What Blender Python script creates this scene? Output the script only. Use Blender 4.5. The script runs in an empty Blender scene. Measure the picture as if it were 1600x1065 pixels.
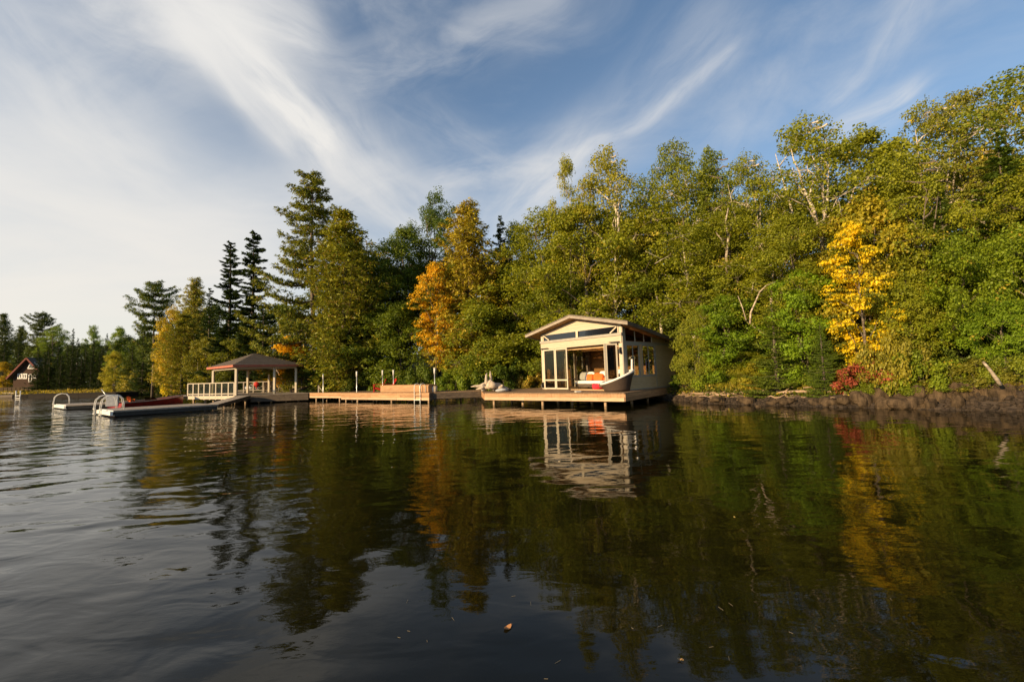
import bpy, math, random
import numpy as np
from mathutils import Vector, Matrix
R = math.radians
sc = bpy.context.scene
col = sc.collection
random.seed(7)

# ------------------------------------------------------------------ camera
CAM_H = 1.85
cd = bpy.data.cameras.new('camera'); cam = bpy.data.objects.new('camera', cd); col.objects.link(cam)
cd.lens = 36 * 660 / 1600.0; cd.sensor_width = 36; cd.clip_end = 2000; cd.clip_start = .05
CAM_M = Matrix.Translation((0, 0, CAM_H)) @ Matrix.Rotation(R(90 + 4.25), 4, 'X') @ Matrix.Rotation(R(-1.78), 4, 'Z')
cam.matrix_world = CAM_M
sc.camera = cam
sc.cycles.max_bounces = 7; sc.cycles.diffuse_bounces = 2; sc.cycles.glossy_bounces = 4; sc.cycles.transparent_max_bounces = 12; sc.cycles.transmission_bounces = 3; sc.cycles.caustics_reflective = False; sc.cycles.caustics_refractive = False
sc.render.resolution_x, sc.render.resolution_y = 1024, 681

# ------------------------------------------------------------------ exposure, sun, sky
vs = sc.view_settings
vs.view_transform = 'Standard'; vs.look = 'None'; vs.exposure = 0.75; vs.gamma = 1; vs.use_curve_mapping = False
SUN_EL = 15.0
sun_dir = Vector((-.81, -.585, 0)).normalized() * math.cos(R(SUN_EL)) + Vector((0, 0, math.sin(R(SUN_EL))))
sd = bpy.data.lights.new('sun', 'SUN'); sun = bpy.data.objects.new('sun', sd); col.objects.link(sun)
sd.energy = 5.0; sd.angle = R(.5); sd.color = (1.0, .71, .38)
sun.location = (-40, -20, 30)
sun.rotation_euler = sun_dir.to_track_quat('Z', 'Y').to_euler()

def ray(px, py):
    d = Vector(((px - 800) / 660.0, (532.5 - py) / 660.0, -1.0))
    return (CAM_M.to_3x3() @ d)
def G(px, py, z=.68):
    d = ray(px, py); t = (z - CAM_H) / d.z
    return Vector((d.x * t, d.y * t, z))
def D(px, py, Y):
    d = ray(px, py); t = Y / d.y
    return Vector((d.x * t, Y, CAM_H + d.z * t))
def PL(px, py, P0, u):
    """point of the pixel's ray on the vertical plane through P0 along horizontal direction u"""
    n = Vector((-u.y, u.x, 0)); d = ray(px, py)
    t = n.dot(Vector((P0.x, P0.y, 0))) / n.dot(Vector((d.x, d.y, 0)))
    return Vector((d.x * t, d.y * t, CAM_H + d.z * t))

world = bpy.data.worlds.new('World'); sc.world = world; world.use_nodes = True
class NT:
    def __init__(s, nt): s.nt = nt; s.n = nt.nodes; s.l = nt.links
    def add(s, t, **kw):
        nd = s.n.new(t)
        for k, v in kw.items(): setattr(nd, k, v)
        return nd
    def put(s, sock, v):
        if isinstance(v, bpy.types.NodeSocket): s.l.new(v, sock)
        elif v is not None:
            sock.default_value = v
    def m(s, op, a, b=None, c=None, clamp=False):
        nd = s.add('ShaderNodeMath', operation=op, use_clamp=clamp)
        s.put(nd.inputs[0], a); s.put(nd.inputs[1], b)
        if c is not None: s.put(nd.inputs[2], c)
        return nd.outputs[0]
    def mix(s, f, a, b, blend='MIX'):
        nd = s.add('ShaderNodeMix', data_type='RGBA', blend_type=blend)
        s.put(nd.inputs[0], f)
        s.put(nd.inputs[6], a if isinstance(a, bpy.types.NodeSocket) else (*a[:3], 1))
        s.put(nd.inputs[7], b if isinstance(b, bpy.types.NodeSocket) else (*b[:3], 1))
        return nd.outputs[2]
    def comb(s, x, y, z):
        nd = s.add('ShaderNodeCombineXYZ'); s.put(nd.inputs[0], x); s.put(nd.inputs[1], y); s.put(nd.inputs[2], z)
        return nd.outputs[0]
    def noise(s, vec, scale, detail=3, rough=.5, dist=0.0, out=0):
        nd = s.add('ShaderNodeTexNoise'); s.put(nd.inputs['Vector'], vec)
        nd.inputs['Scale'].default_value = scale; nd.inputs['Detail'].default_value = detail
        nd.inputs['Roughness'].default_value = rough; nd.inputs['Distortion'].default_value = dist
        return nd.outputs[out]
    def ramp(s, f, pts, interp='LINEAR'):
        nd = s.add('ShaderNodeValToRGB'); s.put(nd.inputs[0], f); cr = nd.color_ramp; cr.interpolation = interp
        while len(cr.elements) < len(pts): cr.elements.new(.5)
        for e, (p, c) in zip(cr.elements, pts):
            e.position = p; e.color = (c, c, c, 1) if not isinstance(c, tuple) else (*c[:3], 1)
        return nd.outputs[0]
    def smooth(s, x, lo, hi, a=0.0, b=1.0):
        nd = s.add('ShaderNodeMapRange', interpolation_type='SMOOTHSTEP')
        s.put(nd.inputs[0], x); nd.inputs[1].default_value = lo; nd.inputs[2].default_value = hi
        nd.inputs[3].default_value = a; nd.inputs[4].default_value = b
        return nd.outputs[0]

W = NT(world.node_tree); W.n.clear()
sky = W.add('ShaderNodeTexSky', sky_type='NISHITA'); sky.sun_disc = False
sky.sun_elevation = R(SUN_EL); sky.sun_rotation = math.atan2(sun_dir.x, sun_dir.y)
sky.altitude = 300; sky.air_density = 1.0; sky.dust_density = .6; sky.ozone_density = 2.0
tc = W.add('ShaderNodeTexCoord'); sx = W.add('ShaderNodeSeparateXYZ'); W.l.new(tc.outputs['Generated'], sx.inputs[0])
DEG = 57.29578
az = W.m('MULTIPLY', W.m('ARCTAN2', sx.outputs[0], sx.outputs[1]), DEG)
el = W.m('MULTIPLY', W.m('ARCSINE', sx.outputs[2]), DEG)
base_v = W.comb(az, el, 0.0)
wn = W.noise(base_v, .045, 4, .55, out=1)
sv = W.add('ShaderNodeSeparateXYZ'); W.l.new(wn, sv.inputs[0])
azw = W.m('ADD', az, W.m("MULTIPLY", W.m("SUBTRACT", sv.outputs[0], .5), 6))
elw = W.m('ADD', el, W.m("MULTIPLY", W.m("SUBTRACT", sv.outputs[1], .5), 5))
def azel(px, py):
    d = ray(px, py).normalized()
    return math.atan2(d.x, d.y) * DEG, math.asin(d.z) * DEG
def streak(p0, p1, width, amp, wisp=.8, fs=1.0):
    """a cirrus streak lying along the arc between two sky directions; width in degrees"""
    a0, e0 = azel(*p0); a1, e1 = azel(*p1)
    L = math.hypot(a1 - a0, e1 - e0); ux, uy = (a1 - a0) / L, (e1 - e0) / L
    dx = W.m('SUBTRACT', azw, a0); dy = W.m('SUBTRACT', elw, e0)
    u = W.m('ADD', W.m('MULTIPLY', dx, ux), W.m('MULTIPLY', dy, uy))
    v = W.m('ADD', W.m('MULTIPLY', dx, -uy), W.m('MULTIPLY', dy, ux))
    ex = W.m('MAXIMUM', W.m('MULTIPLY', u, -1), W.m('SUBTRACT', u, L))
    ex = W.m('MAXIMUM', ex, 0.0)
    d2 = W.m('ADD', W.m('MULTIPLY', ex, ex), W.m('MULTIPLY', W.m('MULTIPLY', v, v), 2.2))
    m = W.m('EXPONENT', W.m('MULTIPLY', d2, -1.0 / (width * width)))
    nz = W.noise(W.comb(W.m('MULTIPLY', u, .06 * fs), W.m('MULTIPLY', v, .22 * fs), a0), 1.0, 9, .60, .45)
    nz = W.smooth(nz, .5 - .3 * wisp, .72)
    return W.m('MULTIPLY', W.m('MULTIPLY', m, amp), nz)
streaks = [
    streak((350, 50), (490, 225), 4.4, 1.25, 1.2), streak((300, 70), (430, 215), 2.2, .9, 1.2), streak((300, 0), (450, 50), 4.5, .9, 1.2),
    streak((180, 0), (330, 40), 6.0, .9, .9), streak((330, -20), (120, -190), 9.0, .8, .9),
    streak((-60, 260), (200, 350), 13.0, .8, 1.8, .6), streak((0, 430), (330, 420), 10.0, .9, 2.0, .5), streak((0, 60), (150, 200), 7.0, .5, 1.0), streak((380, 330), (560, 300), 7.0, .6, 1.6, .8),
    streak((120, 230), (240, 290), 3.0, .5), streak((160, 130), (260, 90), 7.0, .35),
    streak((1130, 95), (905, 240), 1.7, .5, .9, 1.5), streak((1090, 60), (930, 230), 6.5, .26, .8),
    streak((905, 240), (700, 285), 4.0, .5), streak((870, 280), (820, 330), 6.0, .75, 1.2),
    streak((1440, 10), (1310, 150), 2.4, .4, .9, 1.4), streak((1410, 145), (1330, 195), 2.0, .75, .9, 1.5),
    streak((560, 110), (850, 0), 4.5, .35, .7), streak((540, 250), (640, 340), 8.0, .6, 1.1),
    streak((640, 170), (760, 230), 3.5, .22, .8), streak((1190, 130), (1130, 210), 5.0, .22, .8),
]
inv = None
for s_ in streaks:
    q = W.m('SUBTRACT', 1.0, s_, clamp=True)
    inv = q if inv is None else W.m('MULTIPLY', inv, q)
# even thin veil of cirrus over the whole dome, thicker towards the horizon
gen = W.noise(W.comb(W.m('MULTIPLY', azw, .03), W.m('MULTIPLY', elw, .075), 3.0), 1.0, 7, .6, .8)
gen = W.smooth(gen, .42, .85, .02, .34)
elp = W.m('MAXIMUM', el, 0.0)
veil = W.m('MULTIPLY', W.m('EXPONENT', W.m('MULTIPLY', elp, -1 / 12.0)), .70)
azf = W.smooth(W.m('ABSOLUTE', W.m('ADD', az, 58.0)), 5, 55, 1.0, 0.0)
veil2 = W.m('MULTIPLY', W.m('MULTIPLY', W.m('EXPONENT', W.m('MULTIPLY', elp, -1 / 26.0)), azf), .52)
inv = W.m('MULTIPLY', W.m('MULTIPLY', inv, W.m('SUBTRACT', 1.0, gen)), W.m('MULTIPLY', W.m('SUBTRACT', 1.0, veil), W.m('SUBTRACT', 1.0, veil2)))
cf = W.m('SUBTRACT', 1.0, inv, clamp=True)
STR = .085
warm = W.m('EXPONENT', W.m('MULTIPLY', elp, -1 / 14.0))
cc = W.mix(warm, (.49 / STR, .485 / STR, .475 / STR), (.59 / STR, .535 / STR, .455 / STR))
skyc = W.mix(1.0, sky.outputs[0], (.90, 1.08, 1.15), 'MULTIPLY')
bg = W.add('ShaderNodeBackground'); W.l.new(W.mix(cf, skyc, cc), bg.inputs[0]); bg.inputs[1].default_value = STR
wo = W.add('ShaderNodeOutputWorld'); W.l.new(bg.outputs[0], wo.inputs[0])

# ------------------------------------------------------------------ materials
def new_mat(name):
    m = bpy.data.materials.new(name); m.use_nodes = True
    t = NT(m.node_tree); t.n.clear()
    out = t.add('ShaderNodeOutputMaterial'); p = t.add('ShaderNodeBsdfPrincipled'); t.l.new(p.outputs[0], out.inputs[0])
    return m, t, p, out
def mat(name, c, rough=.6, c2=None, scale=6.0, stretch=(1, 1, 1), bump=0.0, metal=0.0, spec=.22, detail=4, bd=.02, objvar=0.0, fine=0.0):
    m, t, p, out = new_mat(name)
    tcn = t.add('ShaderNodeTexCoord'); mp = t.add('ShaderNodeMapping'); t.l.new(tcn.outputs['Object'], mp.inputs[0])
    mp.inputs['Scale'].default_value = stretch
    nz = t.noise(mp.outputs[0], scale, detail, .6)
    if c2 is None: c2 = tuple(x * .72 for x in c)
    cc_ = t.mix(t.smooth(nz, .3, .7), c, c2)
    if objvar:
        oi = t.add('ShaderNodeObjectInfo')
        f = t.m('ADD', t.m('MULTIPLY', oi.outputs['Random'], objvar), 1 - objvar / 2)
        cc_ = t.mix(1.0, cc_, t.comb(f, f, f), 'MULTIPLY')
    t.l.new(cc_, p.inputs['Base Color']); p.inputs['Roughness'].default_value = rough
    p.inputs['Metallic'].default_value = metal; p.inputs['Specular IOR Level'].default_value = spec
    if bump:
        b = t.add('ShaderNodeBump'); b.inputs['Strength'].default_value = bump; b.inputs['Distance'].default_value = bd
        t.l.new(nz, b.inputs['Height']); t.l.new(b.outputs[0], p.inputs['Normal'])
    return m
M = {}
M['cedar'] = mat('fresh_cedar', (.46, .265, .14), .6, (.32, .175, .085), 2.0, (1, 1, 9), .2, objvar=.4)
M['cedar_light'] = mat('pale_cedar', (.53, .37, .24), .6, (.43, .28, .165), 2.0, (1, 1, 9), .2, objvar=.25)
M['deck_top'] = mat('weathered_planks', (.30, .20, .12), .65, (.20, .13, .075), 2.0, (1, 6, 1), .2)
M['dark_wood'] = mat('dark_weathered_shaded_wood', (.11, .085, .06), .7, (.06, .045, .035), 3.0, (1, 1, 5), .2, objvar=.2)
M['old_wood'] = mat('grey_weathered_wood', (.34, .30, .25), .7, (.24, .20, .16), 3.0, (1, 1, 5), .2, objvar=.15)
M['pile'] = mat('timber_pile', (.42, .30, .19), .7, (.28, .19, .12), 4.0, (4, 4, 1), .3)
M['cream'] = mat('cream_painted_wood', (.52, .455, .36), .5, (.46, .40, .31), 3.0, (1, 1, 4))
M['cream_board'] = mat('cream_lap_board', (.52, .44, .335), .55, (.46, .38, .28), 3.0, (1, 1, 6), objvar=.05)
M['siding'] = mat('taupe_siding', (.54, .41, .245), .6, (.46, .345, .20), 3.0, (1, 1, 6), objvar=.08)
M['grey_trim'] = mat('grey_trim', (.36, .34, .29), .5, (.31, .29, .25), 4.0)
M['roof'] = mat('brown_grey_shingles', (.13, .105, .085), .8, (.07, .06, .05), 9.0, (1, 1, 1), .5, objvar=.2)
M['soffit'] = mat('stained_soffit', (.50, .32, .16), .6, (.40, .24, .11), 3.0, (6, 1, 1))
M['interior'] = mat('interior_wood', (.50, .27, .12), .55, (.36, .18, .075), 3.0, (1, 1, 7), objvar=.12)
M['interior_light'] = mat('interior_pine', (.58, .40, .22), .55, (.5, .33, .17), 3.0, (5, 1, 1))
M['frame'] = mat('window_frame', (.54, .475, .37), .5, (.48, .42, .32), 3.0)
M['white'] = mat('white_paint', (.80, .79, .76), .5, (.72, .70, .66), 5.0)
M['pvc'] = mat('white_plastic', (.78, .77, .73), .35, (.70, .68, .62), 5.0)
M['metal'] = mat('galvanised_metal', (.62, .62, .60), .35, (.5, .5, .48), 6.0, metal=.6)
M['black'] = mat('black_metal', (.02, .02, .02), .4, (.03, .03, .03), 5.0)
M['red'] = mat('red_paint', (.50, .03, .02), .5, (.38, .02, .015), 5.0)
M['orange_fab'] = mat('orange_fabric', (.80, .16, .03), .8, (.66, .11, .02), 8.0, bump=.3)
M['pink'] = mat('pink_red_fabric', (.80, .04, .06), .8, (.60, .02, .04), 8.0, bump=.3)
M['white_fab'] = mat('white_fabric', (.78, .74, .68), .85, (.70, .66, .60), 8.0, bump=.3)
M['blue_fab'] = mat('blue_fabric', (.05, .07, .22), .8, (.03, .05, .16), 8.0, bump=.3)
M['rattan'] = mat('dark_rattan', (.085, .060, .045), .6, (.05, .035, .026), 30.0, (1, 1, 3), .8)
M['hull'] = mat('dark_red_hull', (.26, .03, .024), .3, (.2, .022, .018), 3.0)
M['drift'] = mat('silver_driftwood', (.52, .44, .35), .8, (.36, .29, .22), 7.0, (1, 1, 3), .6)
M['drift_dark'] = mat('wet_driftwood', (.40, .29, .20), .8, (.24, .17, .11), 7.0, (1, 1, 3), .6)
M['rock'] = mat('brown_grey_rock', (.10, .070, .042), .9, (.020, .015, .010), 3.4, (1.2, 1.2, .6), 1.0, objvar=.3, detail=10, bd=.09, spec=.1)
M['rubble'] = mat('dark_shore_rubble', (.055, .040, .028), .9, (.022, .017, .013), 5, (1, 1, 1), .8, detail=8)
M['grey_tarp'] = mat('grey_tarpaulin', (.42, .43, .44), .6, (.3, .31, .33), 6.0, bump=.3)
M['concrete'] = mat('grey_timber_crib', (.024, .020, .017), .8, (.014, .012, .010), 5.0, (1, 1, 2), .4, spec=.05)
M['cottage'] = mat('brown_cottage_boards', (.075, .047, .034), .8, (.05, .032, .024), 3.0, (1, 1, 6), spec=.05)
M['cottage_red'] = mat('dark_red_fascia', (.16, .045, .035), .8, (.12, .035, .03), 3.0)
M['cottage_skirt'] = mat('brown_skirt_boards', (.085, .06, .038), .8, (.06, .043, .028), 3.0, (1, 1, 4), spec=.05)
M['red_trim'] = mat('faded_red_fascia', (.40, .13, .08), .6, (.33, .10, .06), 3.0)
def glassy(name, tint=(.75, .78, .74), refl=.5, rough=.01):
    m, t, p, out = new_mat(name); t.n.remove(p)
    tr = t.add('ShaderNodeBsdfTransparent'); tr.inputs[0].default_value = (*tint, 1)
    gl = t.add('ShaderNodeBsdfGlossy'); gl.inputs['Roughness'].default_value = rough
    fr = t.add('ShaderNodeFresnel'); fr.inputs[0].default_value = 1.5
    mx = t.add('ShaderNodeMixShader'); t.l.new(t.m('MULTIPLY', fr.outputs[0], refl), mx.inputs[0])
    t.l.new(tr.outputs[0], mx.inputs[1]); t.l.new(gl.outputs[0], mx.inputs[2]); t.l.new(mx.outputs[0], out.inputs[0])
    return m
M['glass'] = glassy('window_glass', (.80, .80, .74), .6)
M['glass_dark'] = glassy('dark_window_glass', (.42, .36, .28), .12)
M['screen'] = glassy('insect_screen', (.58, .58, .50), .2, .1)

# foliage: the object's colour is the tree's leaf colour, alpha is the share of turned leaves
def leaf_mat(name, accent, warmth, trans=.35, contrast=1.0):
    m, t, p, out = new_mat(name)
    oi = t.add('ShaderNodeObjectInfo')
    at = t.add('ShaderNodeAttribute', attribute_name='tint'); at2 = t.add('ShaderNodeAttribute', attribute_name='turn')
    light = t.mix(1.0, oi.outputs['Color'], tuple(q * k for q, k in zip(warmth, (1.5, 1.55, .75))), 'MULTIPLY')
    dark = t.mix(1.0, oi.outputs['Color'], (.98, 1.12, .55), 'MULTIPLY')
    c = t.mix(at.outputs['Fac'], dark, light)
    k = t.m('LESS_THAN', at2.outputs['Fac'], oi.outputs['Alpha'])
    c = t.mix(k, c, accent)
    t.l.new(c, p.inputs['Base Color']); p.inputs['Roughness'].default_value = .55; p.inputs['Specular IOR Level'].default_value = .35
    tr = t.add('ShaderNodeBsdfTranslucent'); t.l.new(t.mix(1.0, c, (1.25, 1.15, .55), 'MULTIPLY'), tr.inputs[0])
    mx = t.add('ShaderNodeMixShader'); mx.inputs[0].default_value = trans
    t.l.new(p.outputs[0], mx.inputs[1]); t.l.new(tr.outputs[0], mx.inputs[2]); t.l.new(mx.outputs[0], out.inputs[0])
    return m
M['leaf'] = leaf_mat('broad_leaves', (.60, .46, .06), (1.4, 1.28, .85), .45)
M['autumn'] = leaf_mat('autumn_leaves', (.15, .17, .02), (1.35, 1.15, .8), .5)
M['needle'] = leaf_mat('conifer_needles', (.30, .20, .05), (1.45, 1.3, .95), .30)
m, t, p, out = new_mat('tree_bark'); oi = t.add('ShaderNodeObjectInfo')
tcn = t.add('ShaderNodeTexCoord'); mp = t.add('ShaderNodeMapping'); t.l.new(tcn.outputs['Object'], mp.inputs[0]); mp.inputs['Scale'].default_value = (2, 2, 7)
nz = t.noise(mp.outputs[0], 1.5, 5, .6)
t.l.new(t.mix(t.smooth(nz, .38, .62), t.mix(1.0, oi.outputs['Color'], (.4, .36, .33), 'MULTIPLY'), oi.outputs['Color']), p.inputs['Base Color'])
p.inputs['Roughness'].default_value = .8
M['bark'] = m

# ------------------------------------------------------------------ mesh helpers
class MB:
    """collects shapes in world space; build() links them as one mesh object"""
    def __init__(s): s.v = []; s.f = []
    def add(s, vs_, fs_):
        k = len(s.v); s.v += [tuple(q) for q in vs_]; s.f += [tuple(i + k for i in f) for f in fs_]; return s
    def box(s, c, sz, ang=0.0, bev=0.0):
        """box centred at c; ang turns it about z"""
        ca, sa = math.cos(ang), math.sin(ang); hx, hy, hz = [q / 2 for q in sz]
        P = [(x, y, z) for z in (-hz, hz) for x, y in ((-hx, -hy), (hx, -hy), (hx, hy), (-hx, hy))]
        return s.add([(c[0] + x * ca - y * sa, c[1] + x * sa + y * ca, c[2] + z) for x, y, z in P],
                     [(3, 2, 1, 0), (4, 5, 6, 7), (0, 1, 5, 4), (1, 2, 6, 5), (2, 3, 7, 6), (3, 0, 4, 7)])
    def hexa(s, b, t_):
        """bottom ring and top ring of equal length joined as a closed prism"""
        n = len(b)
        return s.add(list(b) + list(t_), [tuple(range(n))[::-1], tuple(range(n, 2 * n))] + [(i, (i + 1) % n, n + (i + 1) % n, n + i) for i in range(n)])
    def slab(s, pts, z0, z1):
        return s.hexa([(q[0], q[1], z0) for q in pts], [(q[0], q[1], z1) for q in pts])
    def bar(s, a, b, w, h=None, up=(0, 0, 1)):
        """rectangular bar from a to b, w across, h along up"""
        a, b = Vector(a), Vector(b); h = h or w; d = (b - a).normalized(); up = Vector(up)
        if abs(d.dot(up)) > .98: up = Vector((1, 0, 0)) if abs(d.x) < .9 else Vector((0, 1, 0))
        r = d.cross(up).normalized() * w / 2; u = r.cross(d).normalized() * h / 2
        return s.hexa([a - r - u, a + r - u, a + r + u, a - r + u], [b - r - u, b + r - u, b + r + u, b - r + u])
    def quadplate(s, A, B, C, D_, n, th):
        n = Vector(n).normalized() * th
        return s.hexa([Vector(q) for q in (A, B, C, D_)], [Vector(q) + n for q in (A, B, C, D_)])
    def plate(s, pts, n, th):
        n = Vector(n).normalized() * th
        return s.hexa([Vector(q) for q in pts], [Vector(q) + n for q in pts])
    def tube(s, pts, rs, seg=6, cap=True):
        pts = [Vector(q) for q in pts]; rs = rs if hasattr(rs, '__len__') else [rs] * len(pts)
        k = len(s.v); prev = None
        for i, p_ in enumerate(pts):
            d = (pts[min(i + 1, len(pts) - 1)] - pts[max(i - 1, 0)])
            d = d.normalized() if d.length > 1e-6 else Vector((0, 0, 1))
            if prev is None:
                a = d.orthogonal().normalized()
            else:
                a = (prev - d * prev.dot(d)); a = a.normalized() if a.length > 1e-5 else d.orthogonal().normalized()
            prev = a; b = d.cross(a)
            for j in range(seg):
                th = 2 * math.pi * j / seg
                s.v.append(tuple(p_ + (a * math.cos(th) + b * math.sin(th)) * rs[i]))
        for i in range(len(pts) - 1):
            for j in range(seg):
                s.f.append((k + i * seg + j, k + i * seg + (j + 1) % seg, k + (i + 1) * seg + (j + 1) % seg, k + (i + 1) * seg + j))
        if cap:
            s.f.append(tuple(range(k + seg - 1, k - 1, -1))); e = k + (len(pts) - 1) * seg; s.f.append(tuple(range(e, e + seg)))
        return s
    def blob(s, c, r, seed=0, jag=.15, nu=10, nv=7, flat=1.0, power=1.0):
        """rounded lump, radii r=(rx,ry,rz)"""
        rnd = random.Random(seed); k = len(s.v); ph = [rnd.uniform(0, 6.28) for _ in range(6)]
        def rad(th, ph_):
            return 1 + jag * (math.sin(2 * th + ph[0]) * math.cos(2 * ph_ + ph[1]) + .6 * math.sin(3 * th + ph[2] + ph_ * 2) + .35 * math.sin(5 * th + ph[3]) * math.sin(4 * ph_ + ph[4]))
        s.v.append((c[0], c[1], c[2] - r[2]))
        for i in range(1, nv):
            f = math.pi * i / nv - math.pi / 2
            for j in range(nu):
                th = 2 * math.pi * j / nu; q = rad(th, f)
                cf_, sf = math.cos(f), math.sin(f)
                cx = math.copysign(abs(math.cos(th)) ** power, math.cos(th)); sy = math.copysign(abs(math.sin(th)) ** power, math.sin(th))
                s.v.append((c[0] + r[0] * cf_ ** power * cx * q, c[1] + r[1] * cf_ ** power * sy * q, c[2] + r[2] * math.copysign(abs(sf) ** power, sf) * q))
        s.v.append((c[0], c[1], c[2] + r[2]))
        for j in range(nu): s.f.append((k, k + 1 + (j + 1) % nu, k + 1 + j))
        for i in range(nv - 2):
            for j in range(nu):
                a = k + 1 + i * nu; s.f.append((a + j, a + (j + 1) % nu, a + nu + (j + 1) % nu, a + nu + j))
        e = len(s.v) - 1; a = k + 1 + (nv - 2) * nu
        for j in range(nu): s.f.append((a + j, a + (j + 1) % nu, e))
        return s
    def build(s, name, m_, parent=None, smooth=False, bevel=0.0):
        me = bpy.data.meshes.new(name)
        o0 = Vector((0, 0, 0))
        if parent is not None: o0 = ROOT[parent.name]
        me.from_pydata([(q[0] - o0.x, q[1] - o0.y, q[2] - o0.z) for q in s.v], [], s.f)
        me.materials.append(m_)
        if smooth: me.polygons.foreach_set('use_smooth', [True] * len(me.polygons))
        o = bpy.data.objects.new(name, me); col.objects.link(o)
        if parent is not None: o.parent = parent; ROOT[o.name] = o0
        else: ROOT[o.name] = Vector((0, 0, 0))
        if bevel:
            b = o.modifiers.new('bevel', 'BEVEL'); b.width = bevel; b.segments = 1; b.limit_method = 'ANGLE'
        return o
ROOT = {}
def tag(o, label=None, cat=None, group=None, kind=None):
    if label: o['label'] = label
    if cat: o['category'] = cat
    if group: o['group'] = group
    if kind: o['kind'] = kind
    return o
def thing(name, loc, label, cat, group=None):
    o = bpy.data.objects.new(name, None); col.objects.link(o); o.location = loc; o.empty_display_size = .2
    ROOT[o.name] = Vector(loc)
    return tag(o, label, cat, group)
def center(o):
    """move a top-level mesh's origin to its base"""
    me = o.data; n = len(me.vertices); a = np.empty(n * 3); me.vertices.foreach_get('co', a); a = a.reshape(-1, 3)
    c = np.array([(a[:, 0].min() + a[:, 0].max()) / 2, (a[:, 1].min() + a[:, 1].max()) / 2, a[:, 2].min()])
    me.vertices.foreach_set('co', (a - c).ravel()); o.location = c; ROOT[o.name] = Vector(c); return o
# ------------------------------------------------------------------ terrain and water
# the shoreline: bearing (x/y) against distance along +Y
_px = [0, 60, 110, 180, 240, 300, 350, 420, 500, 600, 700, 800, 900, 960, 1010, 1030, 1060, 1100, 1200, 1300, 1450, 1600]
_sy = [105, 103, 98, 87, 78, 62, 50, 43, 39, 35.5, 33.5, 32.5, 32, 30.5, 28, 25.3, 23.2, 21.3, 19.3, 17.6, 15.8, 14.2]
SH_T = np.array([-6, -3, -1.9] + [(q - 800) / 660.0 for q in _px] + [1.6, 2.5, 5, 9])
SH_Y = np.array([22, 45, 78] + _sy + [11.5, 8, 4.5, 2.6])
def shoreY(tt): return np.interp(tt, SH_T, SH_Y)
def fbm(x, y, s0=1.0, o=4, seed=0):
    r = 0; a = 1.0
    for i in range(o):
        k = s0 * 2 ** i
        r = r + a * (np.sin(x * k * 1.13 + seed + 1.7 * i + 1.3 * np.sin(y * k * .71 + i)) * np.cos(y * k * .97 + 2.1 * seed + i + 1.1 * np.sin(x * k * .63)))
        a *= .5
    return r
def gz(X, Y):
    X = np.asarray(X, float); Y = np.asarray(Y, float)
    tt = X / np.maximum(Y, .5); s = (Y - shoreY(tt)) / np.sqrt(1 + 0.0 * tt)
    bank = np.interp(tt, [-1.2, -.5, 0, .3, .42, .7, .95, 1.2], [.5, .45, .4, .35, .36, .42, .60, .80])
    slope = np.interp(tt, [-1.2, -.7, -.3, 0, .3, .7, 1.2], [.03, .06, .16, .22, .30, .42, .48])
    ss = np.clip(s, 0, None)
    z = np.where(s < 0, np.maximum(s * .8, -1.2), bank * np.clip(ss / np.interp(tt, [-1.2, 0, .5, 1.2], [3, 1.0, 1.0, .5]), 0, 1) + slope * np.clip(ss - 1.2, 0, 26))
    return z + .05 * fbm(X, Y, 1.5, 3) * np.clip(ss, 0, 1)
cols_t = np.concatenate([np.linspace(-6, -1.3, 24)[:-1], np.linspace(-1.3, 1.3, 240), np.linspace(1.3, 9, 30)[1:]])
rows_s = np.concatenate([np.array([-2.5, -1.2, -.5]), np.linspace(0, 3, 16), np.linspace(3.6, 30, 24), np.array([40, 60, 110, 220])])
TT, SS = np.meshgrid(cols_t, rows_s)
YY = shoreY(TT) + SS * np.clip(np.abs(1.0), 1, 1); YY = np.maximum(YY, .5) ; XX = TT * YY
XX = XX + .0; ZZ = gz(XX, YY)
nr, nc = TT.shape
vv = np.stack([XX, YY, ZZ], -1).reshape(-1, 3)
ff = [(i * nc + j, i * nc + j + 1, (i + 1) * nc + j + 1, (i + 1) * nc + j) for i in range(nr - 1) for j in range(nc - 1)]
me = bpy.data.meshes.new('ground'); me.from_pydata(vv.tolist(), [], ff); me.polygons.foreach_set('use_smooth', [True] * len(ff))
gm, t, p, out = new_mat('forest_floor')
tcn = t.add('ShaderNodeTexCoord'); n1 = t.noise(tcn.outputs['Object'], 1.2, 6, .65); n2 = t.noise(tcn.outputs['Object'], 14, 5, .7)
geo = t.add('ShaderNodeNewGeometry'); sp = t.add('ShaderNodeSeparateXYZ'); t.l.new(geo.outputs['Position'], sp.inputs[0])
soil = t.mix(t.smooth(n2, .35, .65), (.30, .21, .13), (.15, .10, .06))
moss = t.mix(t.smooth(n2, .3, .7), (.055, .065, .02), (.09, .08, .03))
wet = t.m('MAXIMUM', t.smooth(sp.outputs[2], .02, .16, 1.0, 0.0), t.smooth(sp.outputs[0], 12.0, 13.5))  # wet near the waterline; the right bank's overhang shade is painted into the soil
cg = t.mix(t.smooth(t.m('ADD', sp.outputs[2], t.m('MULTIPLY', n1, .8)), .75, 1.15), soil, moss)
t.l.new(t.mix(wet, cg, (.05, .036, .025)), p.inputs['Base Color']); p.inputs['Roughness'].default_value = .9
bn = t.add('ShaderNodeBump'); bn.inputs['Strength'].default_value = .8; bn.inputs['Distance'].default_value = .06; t.l.new(n2, bn.inputs['Height']); t.l.new(bn.outputs[0], p.inputs['Normal'])
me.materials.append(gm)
ground = bpy.data.objects.new('ground', me); col.objects.link(ground); tag(ground, kind='structure')

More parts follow.
